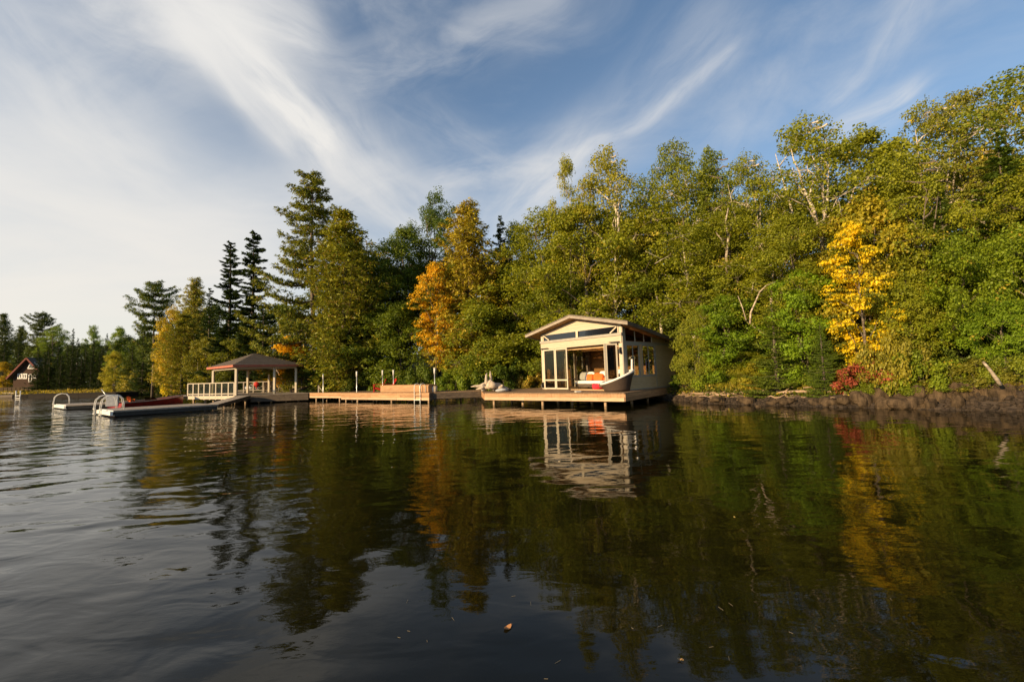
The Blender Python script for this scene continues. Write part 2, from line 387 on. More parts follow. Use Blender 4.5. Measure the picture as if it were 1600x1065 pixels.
# water: one sheet with ripples of several lengths
wm, t, p, out = new_mat('lake_water')
tcn = t.add('ShaderNodeTexCoord'); geo = t.add('ShaderNodeNewGeometry'); pos = geo.outputs['Position']
def mapped(sx_, sy_, rot):
    mp = t.add('ShaderNodeMapping'); t.l.new(pos, mp.inputs[0]); mp.inputs['Scale'].default_value = (sx_, sy_, 1); mp.inputs['Rotation'].default_value = (0, 0, R(rot)); return mp.outputs[0]
spx = t.add('ShaderNodeSeparateXYZ'); t.l.new(pos, spx.inputs[0])
calm = t.noise(mapped(.10, .16, 20), 1.0, 3, .5)
ruf = t.smooth(calm, .35, .65, .55, 1.35)
left = t.smooth(t.m('DIVIDE', spx.outputs[0], t.m('MAXIMUM', spx.outputs[1], 1.0)), -.9, .1, 2.2, 1.0)
swell = t.noise(mapped(.8, 1.35, -14), 1.0, 1, .45, .5)
rip = t.noise(mapped(1.7, 3.0, 9), 1.0, 2, .5, .6)
tiny = t.noise(mapped(6, 13, -5), 1.0, 3, .55, .4)
h = t.m('ADD', t.m('MULTIPLY', swell, .020), t.m('ADD', t.m('MULTIPLY', rip, .0052), t.m('MULTIPLY', tiny, .0007)))
dist = t.smooth(spx.outputs[1], 3.0, 45.0, .8, 1.9)
h = t.m('MULTIPLY', t.m('MULTIPLY', t.m('MULTIPLY', h, ruf), left), dist)
b = t.add('ShaderNodeBump'); b.inputs['Strength'].default_value = 1.0; b.inputs['Distance'].default_value = 1.0
t.l.new(h, b.inputs['Height']); t.l.new(b.outputs[0], p.inputs['Normal'])
p.inputs['Base Color'].default_value = (.007, .0065, .002, 1); p.inputs['Roughness'].default_value = .02; p.inputs['IOR'].default_value = 1.30
wb = MB(); wb.add([(-700, -300, 0), (500, -300, 0), (500, 900, 0), (-700, 900, 0)], [(0, 1, 2, 3)])
water = wb.build('water', wm); tag(water, kind='structure')

# ------------------------------------------------------------------ foliage meshes
def leaf_mesh(name, C, N, L, Wd, tint, turn, mt, seed=0, axis=None):
    """kite-shaped leaves: centres C, normals N, length L, width Wd"""
    rg = np.random.default_rng(seed); n = len(C)
    N = N / np.maximum(np.linalg.norm(N, axis=1, keepdims=True), 1e-6)
    a = rg.normal(size=(n, 3)) if axis is None else axis
    a = a - N * (a * N).sum(1, keepdims=True); a /= np.maximum(np.linalg.norm(a, axis=1, keepdims=True), 1e-6)
    b = np.cross(N, a); L = L[:, None] / 2; Wd = Wd[:, None] / 2
    V = np.empty((n, 4, 3)); V[:, 0] = C - a * L; V[:, 1] = C + b * Wd - a * L * .1 + N * Wd * .35; V[:, 2] = C + a * L; V[:, 3] = C - b * Wd - a * L * .1 + N * Wd * .35
    me = bpy.data.meshes.new(name)
    me.vertices.add(n * 4); me.vertices.foreach_set('co', V.astype('f').ravel())
    me.loops.add(n * 4); me.loops.foreach_set('vertex_index', np.arange(n * 4, dtype='i'))
    me.polygons.add(n); me.polygons.foreach_set('loop_start', np.arange(0, n * 4, 4, dtype='i')); me.polygons.foreach_set('loop_total', np.full(n, 4, 'i'))
    me.update(calc_edges=True)
    for nm, d in (('tint', tint), ('turn', turn)):
        at = me.attributes.new(nm, 'FLOAT', 'FACE'); at.data.foreach_set('value', d.astype('f'))
    me.materials.append(mt)
    return me
def mesh_of(mb, name, m_, smooth=True):
    me = bpy.data.meshes.new(name); me.from_pydata(mb.v, [], mb.f); me.materials.append(m_)
    if smooth: me.polygons.foreach_set('use_smooth', [True] * len(me.polygons))
    return me
def bent(a, b, rg, k=4, wob=.06, sag=0.0):
    a, b = np.array(a), np.array(b); L = np.linalg.norm(b - a); o = []
    off = rg.normal(size=(k + 1, 3)) * wob * L; off[0] = 0; off[-1] = 0
    for i in range(k + 1):
        f = i / k; q = a + (b - a) * f + off[i]; q[2] += sag * L * math.sin(f * math.pi); o.append(tuple(q))
    return o
def broadleaf(seed, H, Wd, base=.25, n=24000, leaf=.13, lobes=16, prof=None, layered=0.0, forks=1, lean=0.0, clump=.55, lm='leaf'):
    """trunk + limbs + a crown of leaf clumps grouped in uneven lobes"""
    rg = np.random.default_rng(seed); trunk = MB()
    prof = prof or (lambda f: math.sin(math.pi * min(1, max(0, (f * .86 + .12)))) ** .6)
    nf = forks; tops = []
    for k in range(nf):
        ax = rg.uniform(-.16, .16, 2) * Wd if nf > 1 else rg.uniform(-.05, .05, 2) * Wd
        top = np.array([ax[0] * 1.6 + lean * H, ax[1] * 1.6, H * rg.uniform(.76, .86)])
        fork_z = H * rg.uniform(.08, .3) if nf > 1 else 0
        base_p = np.array([lean * fork_z + (ax[0] * .12 if nf > 1 else 0), 0, 0])
        pts = [base_p, np.array([ax[0] * .4 + lean * H * .3, ax[1] * .4, H * .32]) + rg.normal(size=3) * .12, np.array([ax[0] + lean * H * .65, ax[1], H * .62]) + rg.normal(size=3) * .25, top]
        r0 = .011 * H * (1 if nf == 1 else .75)
        trunk.tube([tuple(pts[0]), tuple((pts[0] + pts[1]) / 2 + rg.normal(size=3) * .06), tuple(pts[1]), tuple((pts[1] + pts[2]) / 2 + rg.normal(size=3) * .1), tuple(pts[2]), tuple(pts[3])],
                   [r0 * 1.25, r0, r0 * .85, r0 * .66, r0 * .48, r0 * .12], 7)
        tops.append(pts)
    def on_trunk(k, z):
        P = tops[k]; zs = [q[2] for q in P]
        return np.array([np.interp(z, zs, [q[0] for q in P]), np.interp(z, zs, [q[1] for q in P]), z])
    Cs, Ns, Ls, Ti, Tu = [], [], [], [], []
    lobs = []
    for i in range(lobes):
        f = (i + rg.uniform(.1, .9)) / lobes
        f = f ** .85
        z = H * (base + (1 - base) * f * .93)
        rr = Wd / 2 * prof(f) * rg.uniform(.35, .95) * (.15 if f > .93 else 1); th = i * 2.4 + rg.uniform(-.5, .5)
        c = np.array([rr * math.cos(th) + lean * z, rr * math.sin(th), z]); lr = Wd * rg.uniform(.13, .23) * (1.15 - .35 * f)
        lobs.append((c, lr)); k = rg.integers(nf)
        st = on_trunk(k, max(H * .1, z - rr * rg.uniform(.5, 1.0) - .2)); pts = bent(st, c, rg, 4, .05, .05)
        r0 = .0045 * H * rg.uniform(.6, 1.1)
        trunk.tube(pts, [r0, r0 * .8, r0 * .6, r0 * .4, r0 * .2], 5)
        nc_ = int(10 + 16 * lr / (Wd * .2))
        for j in range(nc_):
            d = rg.normal(size=3); d /= np.linalg.norm(d); d[2] *= .8
            cc_ = c + d * lr * rg.uniform(.45, 1.08)
            cr = clump * rg.uniform(.6, 1.25)
            if j % 3 == 0: trunk.tube(bent(c, cc_, rg, 2, .08), [r0 * .35, r0 * .2, r0 * .08], 3, False)
            Cs.append((cc_, cr, rg.uniform(), rg.uniform(), np.linalg.norm(cc_ - np.array([lean * cc_[2], 0, cc_[2]]))))
    per = max(20, n // len(Cs)); C_, N_, T_, U_, S_ = [], [], [], [], []
    for cc_, cr, t1, u1, dd in Cs:
        k = int(per * rg.uniform(.5, 1.4) * (cr / clump) ** 1.5)
        d = rg.normal(size=(k, 3)); d /= np.linalg.norm(d, axis=1, keepdims=True)
        rad = rg.uniform(.25, 1.0, (k, 1)) ** .6
        o = d * rad * cr; o[:, 2] *= (.62 if layered == 0 else .25)
        o[:, 2] -= .12 * cr * (np.linalg.norm(o[:, :2], axis=1) / cr) ** 2
        C_.append(cc_ + o); nn = d * 1.0 + rg.normal(size=(k, 3)) * .55 + np.array([0, 0, .45 + layered * .7]); N_.append(nn)
        S_.append(np.full(k, rg.uniform(.72, 1.2))); T_.append(np.clip(t1 * .6 + rg.uniform(0, .4, k), 0, 1)); U_.append(np.clip(u1 * .75 + rg.uniform(0, .5, k) * (.15 + u1), 0, 1))
    C_, N_, T_, U_ = map(np.concatenate, (C_, N_, T_, U_)); kk = len(C_)
    S_ = np.concatenate(S_); sz = leaf * rg.uniform(.7, 1.3, kk) * S_
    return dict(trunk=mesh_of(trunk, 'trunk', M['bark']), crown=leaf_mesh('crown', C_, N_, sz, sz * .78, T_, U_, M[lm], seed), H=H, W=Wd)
def spruce(seed, H, Wd, n_q=16000, dens=1.0, droop=.35, blade=.17, narrow=1.0, base=.05, ragged=.15):
    rg = np.random.default_rng(seed); trunk = MB()
    trunk.tube([(0, 0, 0), (0, 0, H * .5), (0, 0, H * .99)], [.011 * H, .007 * H, .001 * H], 6)
    br = []; z = H * base
    while z < H * .985:
        f = z / H; Lb = Wd / 2 * (1 - f) ** (.85 * narrow) + .12
        for k in range(int(5 + 4 * (1 - f))):
            th = rg.uniform(0, 6.283); l = Lb * rg.uniform(1 - 3 * ragged, 1 + ragged); br.append((z + rg.uniform(-.1, .1), th, l, f))
        z += .26 + .22 * (1 - f)
    tot = sum(b_[2] ** 1.3 for b_ in br); C_, N_, A_, T_, L_ = [], [], [], [], []
    for z, th, l, f in br:
        k = max(10, int(n_q * dens * l ** 1.3 / tot)); ux = np.array([math.cos(th), math.sin(th), 0]); vx = np.array([-ux[1], ux[0], 0])
        dr = droop * (1 - f * 1.4)
        s = rg.uniform(.08, 1, k) ** .75; w = (1 - s) * .42 + .06; q = rg.uniform(-1, 1, k)
        P = ux[None] * (s * l)[:, None] + vx[None] * (q * w * l)[:, None]
        zz = z - dr * l * np.sin(s * 2.0) * .8 + l * .10 * s ** 3 * 2 - np.abs(q) * w * l * .25 + rg.normal(size=k) * .03 - rg.uniform(0, .12, k) * l * .5
        P[:, 2] += zz
        trunk_pts = [(0, 0, z)] + [tuple(ux * l * g + np.array([0, 0, z - dr * l * math.sin(g * 2.0) * .8 + l * .2 * g ** 3])) for g in (.5, .95)]
        trunk.tube(trunk_pts, [.012 * l + .004, .008 * l, .003], 3, False)
        ax = ux[None] * (.8 + .2 * rg.uniform(size=k))[:, None] + vx[None] * (np.sign(q) * .7)[:, None] + np.array([0, 0, -.25]) + rg.normal(size=(k, 3)) * .25
        C_.append(P); A_.append(ax); N_.append(np.array([0, 0, 1.0]) + rg.normal(size=(k, 3)) * .45); T_.append(np.clip(s * .6 + rg.uniform(-.1, .4, k) + rg.uniform(-.1, .1), 0, 1))
    C_, A_, N_, T_ = map(np.concatenate, (C_, A_, N_, T_)); kk = len(C_); sz = blade * rg.uniform(.7, 1.4, kk)
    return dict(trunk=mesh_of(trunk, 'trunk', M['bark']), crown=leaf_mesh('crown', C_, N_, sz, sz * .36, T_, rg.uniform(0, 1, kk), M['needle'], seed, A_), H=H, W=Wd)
def pine(seed, H, Wd, prof, n_q=26000, whorl=.8, upsweep=.25, per=(4, 6), blade=.22, base=.12, tuft=.34, side=None, lenvar=.45):
    """white pine: spaced whorls of long limbs carrying plates of needle tufts"""
    rg = np.random.default_rng(seed); trunk = MB()
    tp = [(0, 0, 0), (.004 * H, 0, H * .3), (-.006 * H, .01, H * .62), (0, 0, H * .985)]
    trunk.tube(tp, [.014 * H, .011 * H, .007 * H, .0012 * H], 8)
    tf = []; z = H * base
    while z < H * .99:
        f = z / H; Lb = Wd / 2 * prof(f)
        n_b = rg.integers(per[0], per[1] + 1)
        t0 = rg.uniform(0, 6.28)
        for k in range(n_b):
            th = t0 + k * 6.283 / n_b + rg.uniform(-.35, .35); l = max(.25, Lb * rg.uniform(1 - lenvar, 1.08))
            if side is not None: l *= 1 + side * -math.cos(th)
            ux = np.array([math.cos(th), math.sin(th), 0]); vx = np.array([-ux[1], ux[0], 0])
            z1 = z + rg.uniform(-.2, .2)
            cv = lambda g: ux * l * g + np.array([0, 0, z1 + l * (upsweep * g ** 2.2 - .10 * math.sin(g * 3.14))])
            trunk.tube([tuple(cv(g)) for g in (0, .3, .6, .95)], [.010 * l + .012, .008 * l + .008, .006 * l + .004, .004], 4, False)
            g = .22 if l > 1 else .1
            while g <= 1.0:
                wv = l * .24 * math.sin(min(1, g * .9 + .1) * 2.7) + .12
                for sgn in (-1, 1, 0):
                    q = rg.uniform(.35, 1.0) * wv * sgn
                    tf.append((cv(g) + vx * q + ux * rg.uniform(-.1, .25) + np.array([0, 0, .08 + rg.uniform(-.06, .16) + abs(q) * .1]), ux * .6 + vx * sgn * .6, g))
                g += .30 / max(l, .4)
        z += whorl * rg.uniform(.6, 1.3) * (1 - .45 * f)
    k = max(8, n_q // len(tf)); C_, N_, A_, T_ = [], [], [], []
    for c, d0, g in tf:
        d = rg.normal(size=(k, 3)) + d0 * .9 + np.array([0, 0, .55]); d /= np.linalg.norm(d, axis=1, keepdims=True)
        rad = rg.uniform(.15, 1, (k, 1)) * tuft * rg.uniform(.7, 1.25)
        o = d * rad; o[:, 2] *= .6; C_.append(c + o); A_.append(d); N_.append(rg.normal(size=(k, 3)) * .4 + d * .3 + np.array([-.1, -.1, .8])); T_.append(np.clip(rg.uniform(0, .7) + rg.uniform(0, .3, k), 0, 1))
    C_, A_, N_, T_ = map(np.concatenate, (C_, A_, N_, T_)); kk = len(C_); sz = blade * rg.uniform(.7, 1.3, kk)
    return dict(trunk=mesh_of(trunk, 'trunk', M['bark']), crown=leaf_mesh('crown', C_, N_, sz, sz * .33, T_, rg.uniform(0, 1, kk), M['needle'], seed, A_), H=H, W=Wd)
def bush(seed, H, Wd, n=7000, leaf=.11):
    rg = np.random.default_rng(seed); tr = MB(); C_, N_, T_, U_ = [], [], [], []
    nb = 26
    for i in range(nb):
        th = rg.uniform(0, 6.28); rr = Wd / 2 * math.sqrt(rg.uniform(0, 1)); f = rg.uniform(.25, 1)
        c = np.array([rr * math.cos(th), rr * math.sin(th), H * f * math.sqrt(max(.1, 1 - (2 * rr / Wd) ** 2 * .75))])
        tr.tube(bent((c[0] * .25, c[1] * .25, 0), c, rg, 3, .06), [.02, .014, .009, .004], 4, False)
        k = int(n / nb * rg.uniform(.6, 1.4)); d = rg.normal(size=(k, 3)); d /= np.linalg.norm(d, axis=1, keepdims=True)
        o = d * rg.uniform(.2, 1, (k, 1)) * rg.uniform(.28, .5) * (Wd / 3); t1, u1 = rg.uniform(), rg.uniform()
        C_.append(c + o); N_.append(d + rg.normal(size=(k, 3)) * .7 + [0, 0, .5]); T_.append(np.clip(t1 * .5 + rg.uniform(0, .5, k), 0, 1)); U_.append(np.clip(u1 * .6 + rg.uniform(0, .4, k), 0, 1))
    C_, N_, T_, U_ = map(np.concatenate, (C_, N_, T_, U_)); C_[:, 2] = np.abs(C_[:, 2]); kk = len(C_); sz = leaf * rg.uniform(.7, 1.3, kk)
    return dict(trunk=mesh_of(tr, 'stems', M['bark']), crown=leaf_mesh('foliage', C_, N_, sz, sz * .7, T_, U_, M['leaf'], seed), H=H, W=Wd, parts=('stems', 'foliage'))

PR = {}
PR['tall'] = [broadleaf(11, 15, 7, .22, 30000, .15, 22, clump=.62), broadleaf(12, 15, 7, .18, 30000, .15, 24, forks=2, clump=.6), broadleaf(13, 16, 8, .25, 30000, .15, 20, forks=3, clump=.66)]
PR['birch'] = [broadleaf(21, 15, 6.5, .3, 17000, .135, 19, forks=2, clump=.52), broadleaf(22, 15, 7, .3, 18000, .135, 21, forks=3, clump=.5), broadleaf(23, 14, 6, .35, 13000, .13, 16, forks=2, lean=.05, clump=.5)]
PR['over'] = [broadleaf(35, 8, 5.4, .30, 24000, .13, 20, forks=2, clump=.5), broadleaf(36, 8, 5.2, .28, 24000, .13, 20, clump=.5)]
PR['mid'] = [broadleaf(31, 8, 5, .12, 20000, .13, 18, clump=.5), broadleaf(32, 8, 4.6, .1, 20000, .13, 17, forks=2, clump=.48), broadleaf(33, 7.5, 5.2, .1, 20000, .135, 18, forks=3, clump=.5)]
PR['maple'] = [broadleaf(41, 7, 3.0, .26, 17000, .12, 24, layered=.6, clump=.42, lm='autumn'), broadleaf(42, 7, 3.6, .08, 20000, .14, 30, layered=.6, clump=.5, lm='autumn'), broadleaf(43, 8, 3.7, .16, 15000, .13, 20, layered=.8, clump=.44, lm='autumn')]
PR['spruce'] = [spruce(51, 12, 4.6, 30000), spruce(52, 12, 4.4, 30000, droop=.5), spruce(53, 12, 3.6, 24000, narrow=1.1, ragged=.2)]
PR['narrow'] = [spruce(55, 14, 3.2, 30000, narrow=.75, ragged=.24, droop=.45, blade=.2)]
PR['hero_pine'] = [pine(61, 20, 9.6, lambda f: np.interp(f, [0, .15, .35, .6, .8, .93, 1], [.85, 1.05, 1.12, .92, .56, .28, .05]), 62000, 1.6, .14, (5, 7), .27, .08, .38, side=.14, lenvar=.5)]
PR['pine'] = [pine(62, 13, 6.2, lambda f: np.interp(f, [0, .2, .5, .8, 1], [.9, 1, .82, .45, .06]), 34000, .75, .55, (5, 6), .24, .05, .38, lenvar=.5),
              pine(63, 13, 6.0, lambda f: np.interp(f, [0, .2, .5, .8, 1], [.7, 1, .86, .5, .06]), 30000, .8, .6, (5, 6), .24, .05, .38, lenvar=.5)]
PR['flat_pine'] = [pine(64, 14, 7.5, lambda f: np.interp(f, [0, .35, .6, .85, 1], [.6, .7, .8, 1.0, .35]), 26000, 1.25, .30, (4, 6), .28, .3, .46, lenvar=.6)]
PR['bush'] = [bush(71, 1.8, 3, 7000), bush(72, 2.2, 2.8, 7000), bush(73, 1.4, 3.2, 6500, .1)]
cnt = {}
def plant(name, kind, P, H, Wm, label, cat, leafc, turn=.0, bark=(.16, .13, .10), group=None, variant=None, rot=None, Wy=None):
    k = cnt.get(kind, 0); cnt[kind] = k + 1
    pr = PR[kind][(k if variant is None else variant) % len(PR[kind])]
    z = float(gz(P[0], P[1])) - .12
    o = thing(name, (P[0], P[1], max(z, -.1)), label, cat, group)
    o.rotation_euler.z = random.uniform(0, 6.28) if rot is None else rot
    sxy = Wm / pr['W']; o.scale = (sxy, (Wy / pr['W'] if Wy else sxy), H / pr['H'])
    names = pr.get('parts', ('trunk', 'crown'))
    a = bpy.data.objects.new(names[0], pr['trunk']); b_ = bpy.data.objects.new(names[1], pr['crown'])
    for q, c_ in ((a, (*bark, 1)), (b_, (*leafc, turn))):
        col.objects.link(q); q.parent = o; q.color = c_
    return o
def tree(name, kind, px, py, Y, wpx, label, leafc, turn=.03, cat='tree', **kw):
    """the tree whose top shows at (px, py) from the shore opposite, standing Y metres out"""
    near = px > 1050 and Y - float(shoreY((px - 803) / 660.0)) < 4.5
    if near:
        Y += (.5 if px < 1380 else -.1); W_ = wpx / 660.0 * Y; kw.setdefault('rot', math.pi * random.randint(0, 1)); kw.setdefault('Wy', min(W_, 2.0 * (Y - float(shoreY((px - 803) / 660.0)) - .5)))
    top = D(px, py, Y); zb = float(gz(top.x, Y)); turn *= .6; return plant(name, kind, (top.x, Y), top.z - zb, wpx / 660.0 * Y, label, cat, leafc, turn, **kw)
GREEN = (.15, .165, .024); OLIVE = (.165, .18, .028); BRIGHT = (.11, .17, .022); DEEP = (.07, .10, .022)
SPR = (.050, .075, .026); DARKSPR = (.028, .046, .020); PINEC = (.14, .155, .03); HPINE = (.125, .14, .032); YEL = (.50, .33, .03); ORG = (.46, .22, .03); YG = (.20, .19, .03)
BIRCH = (.50, .44, .36); GREY = (.20, .17, .13); DARKB = (.09, .07, .05)
# ------------------------------------------------------------------ the trees, one by one
T = tree
hill = 'broad-leaved trees on the hillside behind the shore'
# skyline of the right-hand hill
T('pine_tree', 'birch', 1590, 97, 20, 240, 'tall tree at the right edge of the picture, highest of all crowns', (0.135, 0.162, 0.041), .05, bark=BIRCH, variant=0)
T('birch_tree', 'birch', 1521, 117, 21, 150, 'tall sparse tree with bare grey limbs showing against the sky near the right edge', (0.162, 0.162, 0.047), .12, bark=BIRCH, variant=2, rot=2.0)
T('leafy_tree', 'birch', 1440, 152, 22, 160, 'thin-crowned tree left of the two tallest crowns on the right skyline', (0.162, 0.169, 0.047), .12, bark=BIRCH, variant=1)
T('leafy_tree', 'tall', 1340, 190, 23, 190, 'round green crown on the skyline right of the white-limbed birch', OLIVE, .03)
T('birch_tree', 'birch', 1252, 177, 23, 200, 'birch with white forked limbs showing above the yellow maple', OLIVE, .10, bark=(.62, .55, .45), variant=1, rot=.4)
T('leafy_tree', 'birch', 1162, 234, 25, 130, 'slim green crown on the skyline left of the white-limbed birch', GREEN, .08, bark=BIRCH)
T('leafy_tree', 'tall', 1106, 229, 27, 110, 'small dark pointed crown between two birches above the boathouse', (0.108, 0.135, 0.030), .06)
T('leafy_tree', 'birch', 1048, 213, 30, 130, 'dark round crown standing up alone on the skyline behind the boathouse', (0.121, 0.142, 0.034), .05, bark=BIRCH, variant=0)
T('birch_tree', 'birch', 1075, 262, 26, 220, 'wide birch with forked white trunk right behind the boathouse roof', OLIVE, .08, bark=(.60, .54, .44), variant=1, rot=3.6)
T('birch_tree', 'birch', 945, 233, 30, 150, 'yellow-green birch with white stem on the skyline above the boathouse', (0.203, 0.196, 0.041), .12, bark=(.60, .54, .44), variant=0, rot=1.0)
T('birch_tree', 'birch', 888, 250, 31, 75, 'narrow birch crown standing apart, left of the tallest birch above the boathouse', (0.203, 0.203, 0.047), .12, bark=BIRCH, variant=2, rot=4.0)
T('leafy_tree', 'tall', 850, 322, 34, 190, 'broad green crown on the skyline up left of the boathouse roof', GREEN, .08)
T('leafy_tree', 'tall', 910, 330, 30, 180, 'large green crown directly above the peak of the boathouse', OLIVE, .10)
T('leafy_tree', 'tall', 805, 346, 39, 100, 'dark green crown behind, between the fir and the broad green crown', DEEP, .02)
T('fir_tree', 'spruce', 781, 334, 39, 95, 'dark pointed fir on the skyline just right of the yellow-green pine', DARKSPR, .0)
T('pine_tree', 'pine', 731, 312, 36, 150, 'yellow-green pine with brush-like tips behind the orange maple', (.27, .23, .045), .25, variant=0)
T('leafy_tree', 'tall', 681, 299, 43, 105, 'dark tall crown on the skyline left of the yellow-green pine', (0.061, 0.095, 0.027), .0)
T('leafy_tree', 'tall', 634, 344, 42, 130, 'dark green tree left of the tallest dark crown', (0.088, 0.121, 0.030), .02)
T('leafy_tree', 'tall', 592, 380, 42, 110, 'dark green tree between the short pine and the dark skyline crowns', (0.081, 0.115, 0.027), .02)
T('leafy_tree', 'tall', 566, 400, 44, 100, 'dark green crown half hidden behind the shorter pine', (0.081, 0.108, 0.027), .0)
T('white_pine', 'hero_pine', 489, 257, 41, 152, 'tallest white pine with long layered limbs, left of centre', HPINE, .10, bark=(.17, .13, .10), rot=.2)
T('pine_tree', 'pine', 537, 338, 37, 150, 'shorter soft pine against the right side of the tallest white pine', (.165, .175, .042), .15, variant=1)
T('pine_tree', 'pine', 556, 368, 41, 90, 'pale green pine top peeping right of the shorter soft pine', (.15, .165, .04), .1, variant=0)
T('spruce_tree', 'narrow', 397, 357, 46, 78, 'taller of the two narrow dark spruces left of the white pine', (0.023, 0.041, 0.021), .0, bark=DARKB, rot=1.0)
T('spruce_tree', 'narrow', 361, 389, 48, 76, 'shorter of the two narrow dark spruces left of the white pine', (0.023, 0.041, 0.021), .0, bark=DARKB, rot=3.0)
T('spruce_tree', 'spruce', 412, 470, 44, 75, 'dark spruce low under the left limbs of the white pine', (0.025, 0.044, 0.021), .0)
T('spruce_tree', 'spruce', 328, 462, 53, 66, 'dark spruce left of the two narrow spruces', (0.034, 0.057, 0.023), .0)
T('larch_tree', 'pine', 306, 446, 57, 72, 'pale yellow-green larch behind the pavilion roof', (.19, .19, .045), .25, variant=0)
T('leafy_tree', 'mid', 272, 490, 58, 52, 'golden yellow tree left of the pavilion', (.28, .22, .035), .5)
T('larch_tree', 'pine', 287, 505, 53, 80, 'yellow-green larch right of the golden tree by the pavilion', (.17, .18, .04), .3, variant=1)
T('pine_tree', 'flat_pine', 243, 457, 62, 78, 'old pine with flat spreading limbs left of the golden tree', (0.074, 0.101, 0.035), .04)
T('spruce_tree', 'spruce', 225, 512, 70, 46, 'dark spruce under the flat-limbed pine on the far shore', (0.040, 0.063, 0.023), .0)
T('spruce_tree', 'spruce', 262, 540, 66, 40, 'small dark spruce between the flat-limbed pine and the larch', (0.046, 0.067, 0.023), .0)
T('leafy_tree', 'tall', 188, 506, 95, 34, 'light green round crown on the far shore skyline, right one of two', (0.121, 0.176, 0.041), .05)
T('leafy_tree', 'tall', 146, 507, 125, 30, 'light green round crown on the far shore skyline, left one of two', (0.115, 0.169, 0.041), .05)
T('leafy_tree', 'mid', 180, 545, 88, 34, 'yellow-green bushy tree at the end of the dark spruce row', (0.230, 0.216, 0.041), .2)
T('spruce_tree', 'spruce', 207, 548, 80, 40, 'olive spruce at the water right of the dark spruce row', (0.068, 0.088, 0.027), .0)
T('pine_tree', 'flat_pine', 67, 491, 135, 46, 'flat-topped pine standing highest above the cottage', (0.061, 0.081, 0.032), .0)
T('pine_tree', 'pine', 6, 490, 135, 44, 'dark pine at the left edge of the picture', (0.061, 0.081, 0.032), .0)
T('pine_tree', 'pine', 34, 508, 142, 34, 'small pine between the flat-topped pine and the left edge', (0.061, 0.081, 0.032), .0)
T('leafy_tree', 'tall', 88, 508, 128, 48, 'light green crown right of the flat-topped pine', (0.108, 0.155, 0.041), .05)
ORD = ['first', 'second', 'third', 'fourth', 'fifth', 'sixth', 'seventh', 'eighth', 'ninth', 'tenth', 'eleventh', 'twelfth', 'thirteenth', 'fourteenth', 'fifteenth']
FAR_L = ['dark spruce at the left edge, behind the golden bush-like tree', 'dark spruce behind the left wall of the cottage'] + ['%s dark spruce from the left in the row right of the cottage' % q for q in ORD[:9]] + ['dark spruce rising under the light green crown beside the flat-topped pine', 'dark spruce with its tip just left of the light green skyline crown']
for i, (x_, y_, w_) in enumerate([(8, 528, 30), (30, 533, 26), (60, 540, 26), (76, 545, 30), (92, 532, 28), (106, 537, 26), (122, 527, 28), (134, 540, 24), (147, 530, 28), (160, 536, 26), (172, 531, 26), (115, 512, 22), (168, 520, 24)]):
    T('spruce_tree', 'spruce', x_, y_, (124 if i > 3 else 128) - i * 2.6 + (14 if i > 10 else 0), w_, FAR_L[i], (0.025, 0.041, 0.018), .0, group='dark spruces in a row on the far shore')
FW = ['second'] + [['third', 'fourth', 'fifth', 'sixth', 'seventh', 'eighth', 'ninth', 'tenth', 'eleventh', 'thirteenth', 'fourteenth', ][k] for k in range(11)] + ['first', 'fifteenth', 'twelfth']
for i, (x_, y_, w_) in enumerate([(-20, 522, 60), (20, 530, 50), (55, 535, 50), (85, 530, 50), (110, 536, 44), (130, 533, 44), (150, 534, 44), (170, 536, 40), (188, 533, 40), (205, 530, 40), (222, 525, 40), (238, 520, 44), (-70, 510, 60), (250, 530, 44), (215, 545, 36)]):
    T('leafy_tree', 'mid', x_, y_, 148 - max(0, x_) * .22, w_, '%s from the left among the dark crowns filling the wood behind the far shore' % FW[i], (.045, .07, .022), .02, group='trees of the wood behind the far shore')
for i, (x_, y_, w_) in enumerate([(64, 566, 20), (78, 556, 26), (96, 552, 24), (112, 556, 24), (128, 550, 24), (143, 556, 24), (156, 550, 24), (168, 556, 22)]):
    T('spruce_tree', 'spruce', x_, y_, 110 - i * 2.0, w_, '%s low dark spruce from the left, at the water in front of the far row' % ORD[i], (.026, .042, .018), .0, group='lower dark spruces in front on the far shore')
T('spruce_tree', 'spruce', 60, 557, 108, 30, 'dark spruce right against the cottage, hiding its right half', (.03, .048, .02), .0)
T('spruce_tree', 'spruce', 70, 548, 112, 30, 'taller dark spruce just right of the one against the cottage', (.03, .048, .02), .0)
for i, (x_, y_, w_, Y_) in enumerate([(300, 480, 60, 70), (262, 505, 50, 74), (225, 520, 50, 84), (340, 470, 60, 62), (200, 522, 46, 95)]):
    T('leafy_tree', 'mid', x_, y_, Y_, w_, ['dark tree filling behind the larch by the pavilion', 'dark tree filling behind the golden yellow tree', 'dark tree filling under the old flat-limbed pine', 'dark tree filling left behind the two narrow spruces', 'dark tree filling at the right end of the far dark row'][i], (.05, .075, .02), .02)
T('leafy_tree', 'mid', 8, 563, 126, 34, 'golden bush-like tree at the left edge beside the cottage', (0.273, 0.200, 0.032), .4)
T('leafy_tree', 'mid', 24, 574, 127, 22, 'small olive tree against the left wall of the cottage', (0.162, 0.135, 0.041), .1)
